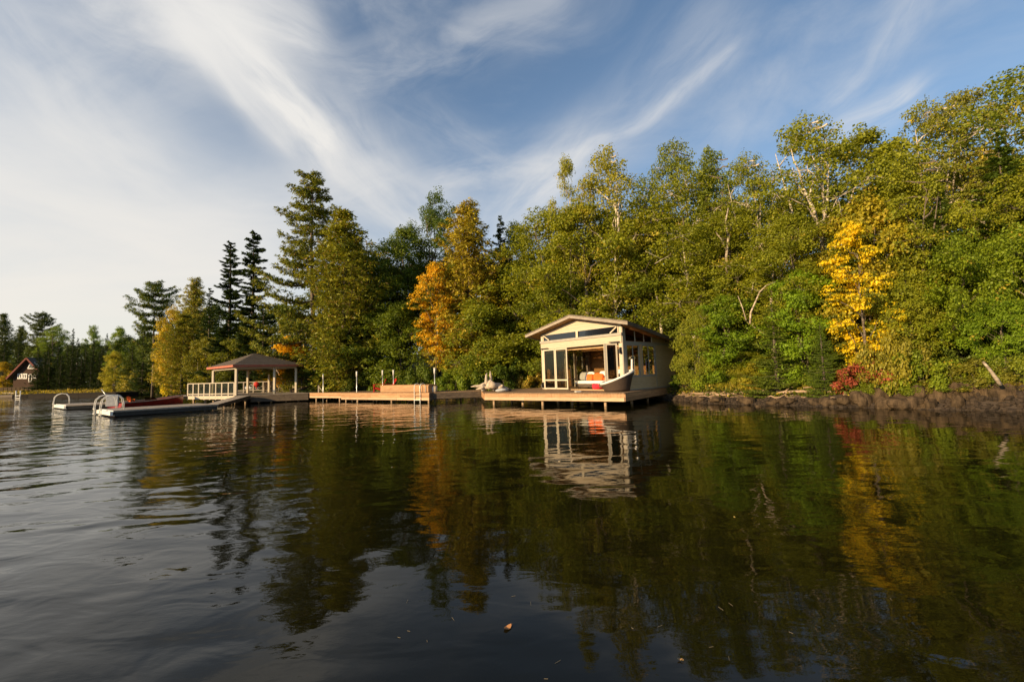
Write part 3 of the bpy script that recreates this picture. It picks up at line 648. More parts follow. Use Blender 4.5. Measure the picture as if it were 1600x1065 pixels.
# between the white pine and the boathouse
T('maple_tree', 'maple', 680, 403, 35.5, 64, 'orange maple on a thin bare trunk behind the dock', (.46, .30, .03), .40, variant=0, bark=GREY)
T('maple_tree', 'maple', 456, 520, 42, 55, 'small yellow maple beside the pavilion roof', (0.504, 0.336, 0.032), .0, variant=1)
T('maple_tree', 'maple', 428, 560, 45, 50, 'low yellow maple seen under the pavilion roof', (0.462, 0.357, 0.032), .0, variant=0)
T('leafy_tree', 'mid', 742, 462, 34.5, 120, 'bushy green tree right of the orange maple', (0.149, 0.176, 0.034), .08)
T('leafy_tree', 'mid', 795, 425, 36, 150, 'green tree left of the boathouse, taller one', GREEN, .08)
T('leafy_tree', 'mid', 800, 500, 34.5, 120, 'low green tree beside the left wall of the boathouse', (0.135, 0.155, 0.030), .08)
T('leafy_tree', 'tall', 710, 400, 39, 110, 'green tree between the orange maple and the yellow-green pine', (0.121, 0.142, 0.030), .04)
T('leafy_tree', 'mid', 625, 470, 37, 110, 'green tree left of the orange maple', (0.101, 0.135, 0.027), .03)
T('leafy_tree', 'tall', 605, 425, 39, 120, 'taller green tree behind the one left of the orange maple', (0.095, 0.128, 0.027), .03)
T('leafy_tree', 'mid', 570, 480, 38, 120, 'dark green tree right of the shorter soft pine', (0.088, 0.121, 0.027), .02)
T('spruce_tree', 'spruce', 505, 500, 38, 90, 'bluish spruce low in front of the two pines', (0.054, 0.088, 0.041), .0)
T('leafy_tree', 'mid', 540, 530, 37, 80, 'low olive tree behind the stairs', (0.121, 0.128, 0.027), .08)
T('leafy_tree', 'mid', 470, 560, 40, 60, 'low dark tree right of the pavilion', (0.108, 0.115, 0.027), .05)
T('leafy_tree', 'mid', 385, 515, 47, 80, 'green tree behind the pavilion roof', (0.108, 0.121, 0.030), .05)
T('spruce_tree', 'spruce', 352, 505, 50, 60, 'young green spruce behind the pavilion roof', (0.068, 0.088, 0.034), .0)
T('leafy_tree', 'mid', 325, 540, 50, 70, 'olive tree left behind the pavilion posts', (0.135, 0.135, 0.030), .1)
T('leafy_tree', 'mid', 1165, 545, 22.0, 90, 'low olive tree below the crooked birch trunk', (.16, .18, .03), .05)
T('leafy_tree', 'mid', 1310, 520, 19.6, 90, 'dark green young tree under the yellow maple crown', (.09, .12, .025), .02)
T('leafy_tree', 'mid', 1375, 500, 18.6, 100, 'olive young tree right under the yellow maple crown', (.11, .14, .025), .03)
# behind and right of the boathouse
T('leafy_tree', 'tall', 1000, 300, 29.5, 190, 'large green tree behind the right slope of the boathouse roof', GREEN, .08)
T('leafy_tree', 'tall', 985, 390, 30.5, 160, 'dark green tree low behind the boathouse roof', (0.108, 0.135, 0.027), .05)
T('leafy_tree', 'tall', 880, 420, 31.5, 150, 'dark green tree behind the left slope of the boathouse roof', (0.121, 0.149, 0.030), .10)
T('leafy_tree', 'tall', 1120, 330, 24, 180, 'green tree rising over the back corner of the boathouse', GREEN, .06)
T('leafy_tree', 'mid', 1060, 430, 27.5, 140, 'dark bushy tree just behind the back wall of the boathouse', (0.095, 0.121, 0.027), .04)
T('birch_tree', 'birch', 1190, 340, 21.5, 170, 'old leaning birch with crooked white trunk low on the bank', OLIVE, .12, bark=(.55, .47, .36), variant=2, rot=.0)
T('maple_tree', 'mid', 1128, 452, 22.6, 110, 'bright green young maple on the bank right of the boathouse', BRIGHT, .0, variant=1)
T('leafy_tree', 'mid', 1085, 480, 22.6, 90, 'olive young tree on thin stems beside the boathouse corner', (0.162, 0.176, 0.034), .05)
T('maple_tree', 'mid', 1245, 410, 20.0, 120, 'bright green maple left of the yellow maple', (0.135, 0.209, 0.027), .0, variant=1)
T('maple_tree', 'maple', 1328, 338, 18.0, 74, 'bright yellow maple hanging over the right shore', (.56, .45, .035), .40, variant=2, rot=0, Wy=3.0)
T('leafy_tree', 'mid', 1345, 295, 19.4, 150, 'golden-green tree directly behind the top of the yellow maple', (0.257, 0.223, 0.041), .18)
T('leafy_tree', 'tall', 1235, 320, 20.6, 150, 'green tree between the leaning birch and the yellow maple', GREEN, .05)
T('leafy_tree', 'tall', 1410, 235, 18.8, 150, 'green tree above and right of the yellow maple', OLIVE, .06)
T('spruce_tree', 'spruce', 1466, 292, 18.2, 130, 'grey-green spruce right of the yellow maple', (0.088, 0.128, 0.047), .0, variant=0)
T('spruce_tree', 'spruce', 1556, 200, 18.6, 170, 'tall spruce near the right edge in front of the tallest crown', (0.074, 0.115, 0.038), .0, variant=1)
T('leafy_tree', 'tall', 1600, 250, 18, 150, 'leafy tree cut by the right edge of the picture behind the spruce', OLIVE, .08)
T('leafy_tree', 'over', 1500, 365, 17.2, 210, 'large leafy tree overhanging the rocks on the right shore', (0.149, 0.196, 0.030), .05, rot=.5)
T('leafy_tree', 'over', 1598, 345, 16.4, 170, 'leafy tree overhanging the water at the right edge', (0.142, 0.189, 0.030), .05, bark=BIRCH)
T('leafy_tree', 'over', 1412, 425, 18.0, 130, 'olive tree between the yellow maple and the overhanging leafy tree', (0.169, 0.189, 0.034), .06)
T('leafy_tree', 'over', 1555, 455, 16.0, 130, 'low leafy tree over the leaning birch log on the right', (0.135, 0.203, 0.030), .05)
T('spruce_tree', 'spruce', 1205, 470, 19.8, 110, 'feathery young spruce under the leaning birch', (0.101, 0.135, 0.041), .0, variant=2)
T('spruce_tree', 'spruce', 1280, 500, 18.3, 80, 'small dark spruce under the yellow maple', (0.081, 0.121, 0.035), .0, variant=0)
ANCH = ['the tallest spruce on the right', 'the thin-crowned tree on the right skyline', 'the crown right of the yellow maple top', 'the white-limbed birch', 'the slim crown left of the white-limbed birch', 'the small dark pointed crown', 'the wide birch over the boathouse', 'the yellow-green birch on the skyline', 'the narrow crown standing apart', 'the dark pointed fir', 'the yellow-green pine', 'the tallest dark crown', 'the dark tree left of the tallest dark crown', 'the orange maple and its left neighbours', 'the shorter soft pine', 'the tallest white pine low down', 'the two narrow spruces', 'the right edge, just outside the frame', 'the right edge, farther outside the frame', 'the right edge, farthest outside the frame', 'the pavilion roof ridge', 'the larch beside the pavilion', 'the back corner of the boathouse', 'the leaning birch', 'the yellow maple low down', 'the grey-green spruce']
# hill filling behind: crowns of which only scraps show between the trees in front
for i, (x_, y_, Y_, w_) in enumerate([(1560, 240, 25, 200), (1480, 250, 25, 190), (1400, 270, 26, 180), (1300, 280, 27, 190), (1210, 300, 28, 190), (1130, 310, 30, 180), (1040, 330, 33, 190), (960, 330, 35, 190), (870, 370, 36, 190),
                                       (800, 400, 42, 150), (740, 400, 44, 150), (680, 390, 46, 140), (620, 410, 46, 140), (560, 440, 47, 130), (500, 450, 47, 130), (440, 470, 52, 100), (380, 500, 56, 90), (1650, 150, 19, 200), (1700, 200, 17, 200), (1760, 250, 14, 200), (350, 530, 60, 70), (310, 545, 66, 60), (1060, 400, 30.5, 150), (1150, 420, 24, 150), (1330, 400, 21, 160), (1440, 400, 19, 160)]):
    T('leafy_tree', 'tall' if y_ < 420 else 'mid', x_, y_, Y_, w_, 'half-hidden green tree farther back, behind ' + ANCH[i], (0.101, 0.128, 0.027), .04, group=hill)
# shrubs along the shore
def B(px, py, Y, wpx, label, c, turn=.05, name='shrub', **kw):
    sY = float(shoreY((px - 803) / 660.0)); W_ = wpx / 660.0 * Y
    if px > 1050: Y = max(Y, sY + (2.1 if px < 1335 else .85)); kw.setdefault('rot', math.pi * random.randint(0, 1)); kw.setdefault('Wy', 1.6 if px < 1345 else 1.9)
    top = D(px, py, Y); zb = float(gz(top.x, Y)); return plant(name, 'bush', (top.x, Y), max(.3, top.z - zb + .1), wpx / 660.0 * Y, label, 'shrub', c, turn, **kw)
sg = 'shrubs along the water edge'
B(1385, 505, 16.4, 90, 'twiggy shrub with red leaves at the right end of the low shore', (0.176, 0.162, 0.041), .08)
redm = leaf_mat('turning_leaves', (.34, .085, .04), (1.4, 1.2, .9))
rs_ = B(1360, 556, 16.6, 100, 'reddish shrub hanging over the rocks below the yellow maple', (.14, .12, .035), .5)
c_ = [q for q in rs_.children if q.name.startswith('foliage')][0]; me_ = c_.data.copy(); me_.materials[0] = redm; c_.data = me_
rs2 = B(1330, 575, 17.1, 60, 'small red-leaved shrub at the left foot of the reddish shrub', (.13, .12, .03), .4)
[q for q in rs2.children if q.name.startswith('foliage')][0].data = me_
B(1235, 555, 18.9, 90, 'light green shrub in the middle of the low shore', (0.162, 0.230, 0.034), .0)
B(1180, 565, 19.6, 90, 'yellowish shrub left of the light green one on the low shore', (0.216, 0.203, 0.041), .12)
B(1120, 570, 21.0, 80, 'green shrub at the left end of the low shore', (0.162, 0.216, 0.034), .0)
B(1282, 570, 18.0, 80, 'dark shrub below the small spruce on the low shore', (0.108, 0.149, 0.030), .05)
B(1080, 575, 22.6, 60, 'dark shrub at the back corner of the boathouse deck', (0.081, 0.121, 0.027), .02)
B(1150, 592, 20.3, 50, 'low grassy shrub beside the left driftwood on the low shore', (0.203, 0.203, 0.047), .1)
B(1440, 545, 15.9, 110, 'green shrub on top of the rocks left of the leaning birch log', (0.149, 0.189, 0.030), .08)
B(1520, 560, 15.3, 90, 'brownish shrub on the rocks beside the leaning birch log', (0.135, 0.135, 0.041), .08)
B(1585, 560, 14.7, 90, 'shrub on the rocks at the right edge of the picture', (0.135, 0.162, 0.034), .1)
B(1420, 585, 16.0, 60, 'low brown shrub drooping over the light brown boulder', (.13, .12, .03), .15)
B(1490, 592, 15.5, 60, 'low grassy shrub over the cracked rock', (.12, .12, .03), .15)
B(1560, 596, 15.0, 50, 'dry yellowish tuft at the foot of the leaning birch log', (.17, .14, .04), .1)
B(1405, 590, 16.2, 50, 'green shrub hanging over the flat ledge', (.10, .13, .022), .04)
B(1460, 590, 15.7, 54, 'green shrub drooping over the mossy rock face', (.09, .12, .022), .05)
B(1528, 588, 15.2, 50, 'dark green shrub over the upright slab of rock', (.08, .11, .022), .04)
B(1340, 590, 17.0, 44, 'green shrub at the foot of the red-leaved one', (.11, .14, .022), .05)
B(795, 560, 32.8, 70, 'dark shrub behind the driftwood stump', (0.068, 0.101, 0.024), .03)
B(745, 560, 33.4, 60, 'green shrub left behind the driftwood stump', (0.115, 0.162, 0.030), .03)
B(830, 575, 32.6, 50, 'brownish shrub against the boathouse corner', (0.149, 0.115, 0.041), .3)
B(705, 570, 34.4, 60, 'green shrub behind the grey bollards', (0.115, 0.162, 0.030), .05)
B(655, 575, 34.8, 60, 'dark shrub behind the wooden bench box', (0.081, 0.115, 0.027), .05)
B(610, 575, 35.8, 60, 'green shrub behind the red chair', (0.108, 0.149, 0.030), .03)
B(560, 580, 37, 60, 'dark shrub behind the middle of the dock', (0.074, 0.101, 0.024), .05)
B(515, 585, 38.5, 60, 'dark shrub under the stairs', (0.074, 0.095, 0.024), .05)
B(283, 590, 62, 50, 'yellow shrub on the bank left of the pavilion railing', (0.420, 0.347, 0.032), .3)
B(255, 588, 72, 46, 'olive shrub on the far bank below the flat-limbed pine', (0.176, 0.162, 0.041), .1)
B(215, 592, 80, 50, 'brown-green shrub on the far bank right of the dark spruces', (0.162, 0.149, 0.041), .1)
B(350, 590, 52, 50, 'green shrub behind the pavilion railing', (0.121, 0.135, 0.030), .05)
B(390, 592, 47, 50, 'dark shrub behind the covered table in the pavilion', (0.068, 0.081, 0.024), .05)
B(12, 592, 130, 26, 'golden shrub on the bank left of the cottage', (0.252, 0.179, 0.032), .2)
# ------------------------------------------------------------------ hand-shaped birch limbs that show in front of the foliage
def limbs(name, lines, Y, label, cat='tree', colr=(.62, .55, .45)):
    mb = MB(); P0 = None
    for pts, r0, r1 in lines:
        q = [D(a_, b_, Y + (c_[0] if c_ else 0)) for a_, b_, *c_ in pts]
        if P0 is None: P0 = q[0]
        n = len(q); mb.tube(q, [r0 + (r1 - r0) * i / (n - 1) for i in range(n)], 7)
    o = mb.build(name, M['bark'], None, True); o.color = (*colr, 1)
    center(o); return tag(o, label, cat)
limbs('bare_birch', [([(1276, 345), (1270, 325), (1262, 308), (1254, 292), (1249, 268), (1240, 250), (1236, 232)], .10, .015),
                      ([(1262, 308), (1252, 300), (1243, 280), (1238, 262)], .05, .01), ([(1264, 312), (1268, 292), (1276, 272), (1272, 250), (1266, 238)], .055, .01)], 21.6,
      'white forked birch stem standing out of the crown right of centre on the skyline')
limbs('bare_birch', [([(1172, 506), (1173, 488), (1181, 470), (1187, 456), (1197, 446), (1212, 440)], .05, .015), ([(1166, 500), (1160, 480), (1153, 462)], .035, .01)], 20.3,
      'crooked white birch trunk forking low above the shore right of the boathouse', colr=(.50, .41, .30))
limbs('bare_birch', [([(1034, 524), (1033, 500), (1036, 492), (1028, 475), (1024, 455)], .12, .06)], 27.6, 'pale birch stem rising right behind the back of the boathouse roof')
limbs('bare_birch', [([(1137, 440), (1135, 400), (1138, 372), (1134, 345), (1138, 325)], .09, .035), ([(1136, 392), (1128, 375), (1118, 362)], .07, .03)], 23.6, 'pale upright birch trunk in the foliage between the boathouse and the leaning birch', colr=(.40, .34, .26))
limbs('bare_birch', [([(967, 365), (966, 345), (965, 330), (968, 312)], .10, .05), ([(966, 345), (971, 330), (972, 318)], .05, .02)], 28.2, 'thin white birch stem high above the boathouse roof')
limbs('fallen_birch', [([(1563, 601), (1557, 592), (1550, 582), (1543, 573), (1536, 565)], .065, .035)], 14.6, 'leaning white birch log rising from the rocks near the right edge', colr=(.42, .36, .28))
limbs('bare_branch', [([(1023, 412), (1035, 405), (1045, 400), (1052, 392)], .022, .008), ([(1035, 405), (1020, 398), (1008, 392)], .018, .006)], 24.3, 'bare forked branch sticking out of the crown above the boathouse roof', 'branch')

# ------------------------------------------------------------------ undergrowth, grass, leaf litter
rg = np.random.default_rng(5)
def scatter(n, t0, t1, s0, s1):
    tt = rg.uniform(t0, t1, n); s = s0 + (s1 - s0) * rg.uniform(0, 1, n) ** 1.4; y = shoreY(tt) + s; x = tt * y
    return x, y, gz(x, y)
x, y, z = scatter(60000, -.55, 1.3, .7, 14)
lump = np.clip(fbm(x, y, .9, 3, 3) * .5 + .35, .05, 1.2)
Cn = np.stack([x, y, z + rg.uniform(0, 1, len(x)) * lump * .6], -1); Nn = rg.normal(size=Cn.shape) * .7 + [0, 0, .7]
sz = .12 * rg.uniform(.6, 1.3, len(x))
ug = bpy.data.objects.new('undergrowth', leaf_mesh('undergrowth', Cn, Nn, sz, sz * .7, rg.uniform(0, 1, len(x)), rg.uniform(0, 1, len(x)), M['leaf'])); col.objects.link(ug)
ug.color = (.075, .09, .022, .12); tag(ug, 'low leafy undergrowth on the hillside behind the shore', 'undergrowth', kind='stuff')
def grass(name, n, t0, t1, s0, s1, hgt, c, label, w=.025):
    x, y, z = scatter(n, t0, t1, s0, s1)
    h = hgt * rg.uniform(.4, 1.2, n) * np.clip(fbm(x, y, 1.3, 2, 8) * .4 + .8, .3, 1.4)
    A = np.stack([rg.normal(size=n) * .25, rg.normal(size=n) * .25, np.ones(n)], -1); A /= np.linalg.norm(A, axis=1, keepdims=True)
    Cn = np.stack([x, y, z], -1) + A * h[:, None] * .45; Nn = np.cross(A, rg.normal(size=(n, 3)))
    o = bpy.data.objects.new(name, leaf_mesh(name, Cn, Nn, h, np.full(n, w), rg.uniform(0, 1, n), rg.uniform(0, 1, n), M['leaf'], 3, A)); col.objects.link(o)
    o.color = (*c, .3); return tag(o, label, 'grass', kind='stuff')
grass('shore_grass', 9000, .42, .86, 1.6, 3.4, .55, (.16, .15, .04), 'pale dry grass along the low shore right of the boathouse')
grass('bank_grass', 16000, -1.3, -.62, .3, 5, .7, (.075, .07, .025), 'yellowish reedy grass on the far bank on the left', .10)
grass('bank_grass', 5000, -.6, .1, .3, 2.0, .5, (.10, .11, .03), 'green grass on the bank behind the docks', .03)

# ------------------------------------------------------------------ rocks of the right shore
def rock(px, py0, py1, wpx, seed, label, dY=0.0, tall=1.0, pw=.62):
    Y = float(shoreY((px - 803) / 660.0)) + dY
    a_, b_ = D(px, py0, Y), D(px, py1, Y); w_ = wpx / 660.0 * Y
    mb = MB(); hz = max(.12, (a_.z - b_.z) / 2 + .12); rnd = random.Random(seed)
    mb.blob((0, 0, 0), (w_ / 2 * 1.05, w_ / 2 * rnd.uniform(.7, 1.1), hz * (1 if px > 1340 else .6)), seed, .2, 20, 12, power=rnd.uniform(.6, .9))
    v = np.array(mb.v); nrm = v / np.maximum(np.linalg.norm(v, axis=1, keepdims=True), 1e-6)
    d = fbm(v[:, 0] * 3 + seed, v[:, 2] * 3 + v[:, 1] * 2, 1.3, 3, seed); v += nrm * (d * .085)[:, None] * min(w_, hz * 2.2); v[:, 2] += .1 * hz * np.sin(v[:, 0] / w_ * 5 + seed)
    v[:, 0] += v[:, 2] * rnd.uniform(-.2, .2)
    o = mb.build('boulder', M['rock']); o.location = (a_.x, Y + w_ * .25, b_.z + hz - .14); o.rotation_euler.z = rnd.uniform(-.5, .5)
    return tag(o, label, 'rock', 'boulders along the right shore')
for a_ in [(1588, 604, 642, 42, 1, 'largest brown boulder at the right edge of the shore'), (1563, 606, 640, 16, 2, 'narrow dark rock between the two largest boulders on the right'),
           (1545, 602, 640, 22, 3, 'tall upright slab of rock below the leaning birch log'), (1527, 606, 639, 16, 4, 'tall narrow rock left of the upright slab'),
           (1512, 604, 622, 18, 5, 'dark rock above the cleft on the right shore'), (1499, 622, 637, 16, 6, 'small square block of rock at the waterline beside the dark cleft'),
           (1497, 604, 624, 20, 7, 'cracked rock on top of the small square block'), (1474, 603, 637, 34, 8, 'broad mossy brown rock face in the middle of the right rocks'),
           (1440, 606, 626, 34, 9, 'light brown rounded boulder with a crack, left of the mossy face'), (1430, 624, 637, 50, 10, 'flat ledge under the light brown rounded boulder'),
           (1405, 612, 634, 26, 11, 'dark boulder at the left of the flat ledge'), (1378, 610, 630, 40, 12, 'smooth tan ledge under the reddish shrub'),
           (1350, 616, 633, 30, 13, 'dark low rock left of the smooth tan ledge'), (1325, 618, 634, 28, 14, 'dark rock at the right end of the driftwood shore'),
           (1392, 626, 637, 28, 15, 'low wet rock in front of the dark boulder'), (1457, 628, 639, 18, 16, 'small wet rock in front of the mossy face'),
           (1300, 622, 634, 22, 17, 'low dark rock beside the last driftwood log'), (1276, 624, 633, 18, 18, 'small dark rock at the waterline below the small spruce'),
           (1232, 622, 632, 22, 19, 'dark jagged rock in the middle of the low shore'), (1212, 624, 632, 20, 20, 'dark rock just left of the jagged one'),
           (1188, 634, 638, 10, 21, 'small stone standing alone in the water before the low shore'), (1170, 620, 631, 22, 22, 'dark rock below the longest driftwood log'),
           (1125, 620, 629, 24, 23, 'dark wet rock near the boathouse end of the low shore'), (1095, 619, 628, 18, 24, 'small dark rock nearest to the boathouse')]:
    px_, p0, p1, w_, sd_, lb = a_
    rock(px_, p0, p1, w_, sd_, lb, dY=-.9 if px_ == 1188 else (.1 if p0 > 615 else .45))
# rubble between them
mb = MB(); rr = random.Random(3)
for i in range(900):
    tt = rr.uniform(.36, 1.25); s = rr.uniform(-.15, .55) ; y_ = float(shoreY(tt)) + s; x_ = tt * y_; q = rr.uniform(.04, .12)
    mb.blob((x_, y_, float(gz(x_, y_)) + q * .3), (q * rr.uniform(.8, 1.6), q, q * rr.uniform(.5, .9)), i, .2, 6, 4, power=.7)
o = mb.build('shore_stones', M['rubble']); tag(o, 'dark stones and rubble along the right waterline', 'stones', kind='stuff')
mb = MB()
for i in range(700):
    tt = rr.uniform(-1.25, -.2); s = rr.uniform(-.4, 2.5); y_ = float(shoreY(tt)) + s; x_ = tt * y_; q = rr.uniform(.1, .34)
    mb.blob((x_, y_, float(gz(x_, y_)) + q * .2), (q * rr.uniform(.8, 1.6), q, q * rr.uniform(.4, .8)), i, .2, 6, 4, power=.7)
o = mb.build('bank_stones', M['rubble']); tag(o, 'stones along the far left waterline', 'stones', kind='stuff')
# driftwood logs on the low shore
def log(a0, a1, s, r, label, seed, m_='drift_dark', name='driftwood_log', fork=True):
    rnd = random.Random(seed); mb = MB()
    P = []
    for i in range(6):
        f = i / 5; px = a0 + (a1 - a0) * f; tt = (px - 803) / 660.0; y_ = float(shoreY(tt)) + s + rnd.uniform(-.08, .08); x_ = tt * y_
        P.append(Vector((x_, y_, float(gz(x_, y_)) + r + rnd.uniform(0, .07))))
    mb.tube(P, [r * q for q in (.7, 1, .95, .85, .6, .25)], 7)
    if fork:
        q = P[3]; mb.tube([q, q + Vector((rnd.uniform(-.2, .3), -.1, .16)), q + Vector((rnd.uniform(.2, .6), -.2, .22))], [r * .5, r * .35, r * .12], 5)
    o = center(mb.build(name, M[m_], None, True)); return tag(o, label, 'driftwood', 'driftwood on the low shore')
for i, a_ in enumerate([(1075, 1150, .9, .06, 'straight pale log lying nearest to the boathouse'), (1100, 1170, 1.2, .05, 'thin log lying on the gravel behind the nearest log'), (1140, 1215, 1.0, .075, 'forked log left of the middle of the low shore'),
                        (1175, 1255, 1.25, .06, 'long pale log across the middle of the low shore'), (1205, 1290, .95, .07, 'crooked log with a raised branch right of the middle'), (1240, 1310, 1.2, .05, 'thin branch lying behind the crooked log'),
                        (1268, 1335, 1.0, .06, 'log ending under the red-leaved shrubs'), (1080, 1110, .6, .035, 'short stick near the waterline by the boathouse'), (1195, 1228, .65, .03, 'short bleached stick pointing at the water')]):
    log(a_[0], a_[1], a_[2], a_[3], a_[4], i + 50)
mb = MB()
for i in range(160):
    tt = rr.uniform(.38, .84); s = rr.uniform(.35, 1.5); y_ = float(shoreY(tt)) + s; x_ = tt * y_; z_ = float(gz(x_, y_)) + .03; l_ = rr.uniform(.2, .8); an = rr.uniform(-.5, .5)
    mb.tube([(x_, y_, z_), (x_ + l_ * .5 * math.cos(an), y_ + l_ * .5 * math.sin(an), z_ + rr.uniform(0, .06)), (x_ + l_ * math.cos(an), y_ + l_ * math.sin(an), z_ + rr.uniform(0, .1))], [.018, .015, .006], 4)
o = mb.build('driftwood_twigs', M['drift_dark']); tag(o, 'small bleached twigs strewn over the low shore', 'twigs', kind='stuff')
o = log(180, 262, .8, .16, 'pale drift log on the far bank below the flat-limbed pine', 80, 'drift'); o2 = log(200, 236, 1.6, .14, 'shorter pale log behind the far bank drift log', 81, 'drift'); o3 = log(0, 40, 1.5, .2, 'pale log on the bank in front of the cottage', 82, 'drift')

# ------------------------------------------------------------------ helper for docks
def lerp(a, b, f): return a + (b - a) * f
def fascia(parent, A, B, rows, n, m_, th=.04, name='fascia_board'):
    """boards along the edge A-B; rows = [(z0, z1, material or None)]"""
    A, B = Vector(A), Vector(B); d = (B - A); d.z = 0; nrm = Vector((d.y, -d.x, 0)).normalized() * th
    for k, (z0, z1, mm) in enumerate(rows):
        for i in range(n):
            off = .35 / n * (k % 2) if 0 < i else 0
            f0 = (i + (off if i else 0)) / n; f1 = (i + 1 + (.35 / n * (k % 2) if i < n - 1 else 0)) / n
            p0, p1 = A + d * f0, A + d * (f1 - .0012 if i < n - 1 else f1)
            mb = MB(); mb.hexa([(p0.x, p0.y, z0 + .004), (p1.x, p1.y, z0 + .004), (p1.x + nrm.x, p1.y + nrm.y, z0 + .004), (p0.x + nrm.x, p0.y + nrm.y, z0 + .004)],
                               [(p0.x, p0.y, z1 - .004), (p1.x, p1.y, z1 - .004), (p1.x + nrm.x, p1.y + nrm.y, z1 - .004), (p0.x + nrm.x, p0.y + nrm.y, z1 - .004)])
            mb.build(name, M[mm or m_], parent)
def planks(parent, A, B, C, D_, zt, m_, w=.145, th=.035, name='planks'):
    """deck boards laid side by side from edge A-D to edge B-C (ends on AB and DC)"""
    A, B, C, D_ = [Vector((q[0], q[1], 0)) for q in (A, B, C, D_)]; L = (B - A).length; n = int(L / w); mb = MB()
    for i in range(n):
        f0, f1 = i / n, (i + .94) / n
        q = [lerp(A, B, f0), lerp(A, B, f1), lerp(D_, C, f1), lerp(D_, C, f0)]
        mb.slab(q, zt - th, zt + random.uniform(-.002, .002))
    return tag(mb.build(name, m_, parent), kind='stuff')
def pile(parent, px, Aa, Bb, inset, z1, r=.07, z0=-1.0):
    """round post under the edge Aa-Bb where the pixel column px crosses it"""
    Aa, Bb = Vector(Aa), Vector(Bb); q = PL(px, 625, Aa, (Bb - Aa).normalized()); n = Vector((-(Bb - Aa).y, (Bb - Aa).x, 0)).normalized() * inset
    if n.y < 0: n = -n
    x_, y_ = q.x + n.x, q.y + n.y; s = q.y + n.y; f = s / q.y; x_ = q.x * f; y_ = s
    mb = MB(); mb.tube([(x_, y_, z0), (x_, y_, z1)], r, 8); mb.build('pile', M['pile'], parent, True)

ZD = .68
# ------------------------------------------------------------------ boathouse deck
FL, FR, BR_, B2, B1, B0 = [Vector((*q, 0)) for q in ((-1.71, 25.3), (5.37, 20.65), (11.1, 28.0), (6.7, 32.6), (1.4, 31.6), (-2.15, 28.95))]
deck = thing('boathouse_deck', ((FL + FR) / 2).to_tuple(), 'wooden deck on posts carrying the boathouse over the water', 'deck')
mb = MB(); mb.slab([FL, FR, BR_, B2, B1, B0], ZD - .14, ZD - .045); mb.build('joist_frame', M['dark_wood'], deck)
# boards run away from the water front; three fields
mb = MB(); u_ = (FR - FL).normalized(); L_ = (FR - FL).length; n_ = int(L_ / .145); dv = (BR_ - FR)
poly = [FL, FR, BR_, B2, B1, B0]
def clip_len(p, d):
    best = 0
    for i in range(1, 6):
        a_, b_ = poly[i], poly[(i + 1) % 6]; e = b_ - a_; den = d.x * e.y - d.y * e.x
        if abs(den) < 1e-6: continue
        s = ((a_.x - p.x) * e.y - (a_.y - p.y) * e.x) / den; q = ((a_.x - p.x) * d.y - (a_.y - p.y) * d.x) / den
        if s > .01 and -.001 <= q <= 1.001: best = max(best, s)
    return best
dn = dv.normalized()
for i in range(n_):
    p0, p1 = lerp(FL, FR, i / n_), lerp(FL, FR, (i + .93) / n_); s0, s1 = clip_len(p0, dn), clip_len(p1, dn)
    if s0 and s1: mb.slab([p0, p1, p1 + dn * s1, p0 + dn * s0], ZD - .04, ZD)
e0 = B0 - FL
tag(mb.build('planks', M['deck_top'], deck), kind='stuff')
mb = MB(); mb.add([(q.x, q.y, ZD - .042) for q in poly], [tuple(range(6))]); mb.build('subfloor', M['deck_top'], deck)
fascia(deck, FL, FR, [(.27, .455, 'cedar_light')], 3, 'cedar_light', .05)
nrm = Vector((u_.y, -u_.x, 0)); mb = MB(); nb = int(L_ / .17)
for i in range(nb):
    p0, p1 = lerp(FL, FR, i / nb), lerp(FL, FR, (i + .96) / nb); t0 = .022 + random.uniform(0, .012); mb.slab([p0, p1, p1 + nrm * t0, p0 + nrm * t0], .455, ZD - .045)
tag(mb.build('skirt_boards', M['cedar'], deck), kind='stuff')
fascia(deck, FR, BR_, [(.27, .46, 'cedar'), (.46, ZD - .045, 'cedar')], 3, 'cedar', .045)
fascia(deck, B0, FL, [(.27, .46, 'cedar'), (.46, ZD - .045, 'cedar')], 1, 'cedar', .045)
for px_, ins in ((772, .35), (817, .9), (848, .35), (872, 1.6), (894, 1.3), (946, .35), (800, 2.2), (925, 2.2)):
    pile(deck, px_, FL, FR, ins, .55, .075)
for f in (.25, .5, .75, .95):
    q = lerp(FR, BR_, f) + Vector((-.5, .3, 0)); mb = MB(); mb.tube([(q.x, q.y, -1), (q.x, q.y, .55)], .075, 8); mb.build('pile', M['pile'], deck, True)

# ------------------------------------------------------------------ the boathouse
R0 = Vector((5.7756, 22.7725, 0)); L0 = Vector((1.937, 27.583, 0)); K0 = Vector((10.12, 27.0, 0))
uF = (L0 - R0).normalized(); vS = (K0 - R0).normalized(); HW, HD = 6.2, 6.06
nF = Vector((uF.y, -uF.x, 0)); nF = nF if nF.y < 0 else -nF; nS = Vector((vS.y, -vS.x, 0)); nS = nS if nS.x > 0 else -nS
def HP(a, b, z): q = R0 + uF * a + vS * b; return Vector((q.x, q.y, z))
def hbox(mb, a0, a1, b0, b1, z0, z1):
    c = [HP(a0, b0, z0), HP(a1, b0, z0), HP(a1, b1, z0), HP(a0, b1, z0)]; return mb.hexa(c, [Vector((q.x, q.y, z1)) for q in c])
def zt(a, b): return 5.04 - .205 * abs(a - 3.05) - .14 * b
house = thing('boathouse', HP(3, 3, ZD).to_tuple(), 'cream and taupe boathouse with open gable front standing on the deck', 'boathouse')
def H_(name, m_, *bx, parent=None, bevel=0.0):
    mb = MB()
    for b in bx: hbox(mb, *b)
    return mb.build(name, M[m_], parent or house, bevel=bevel)
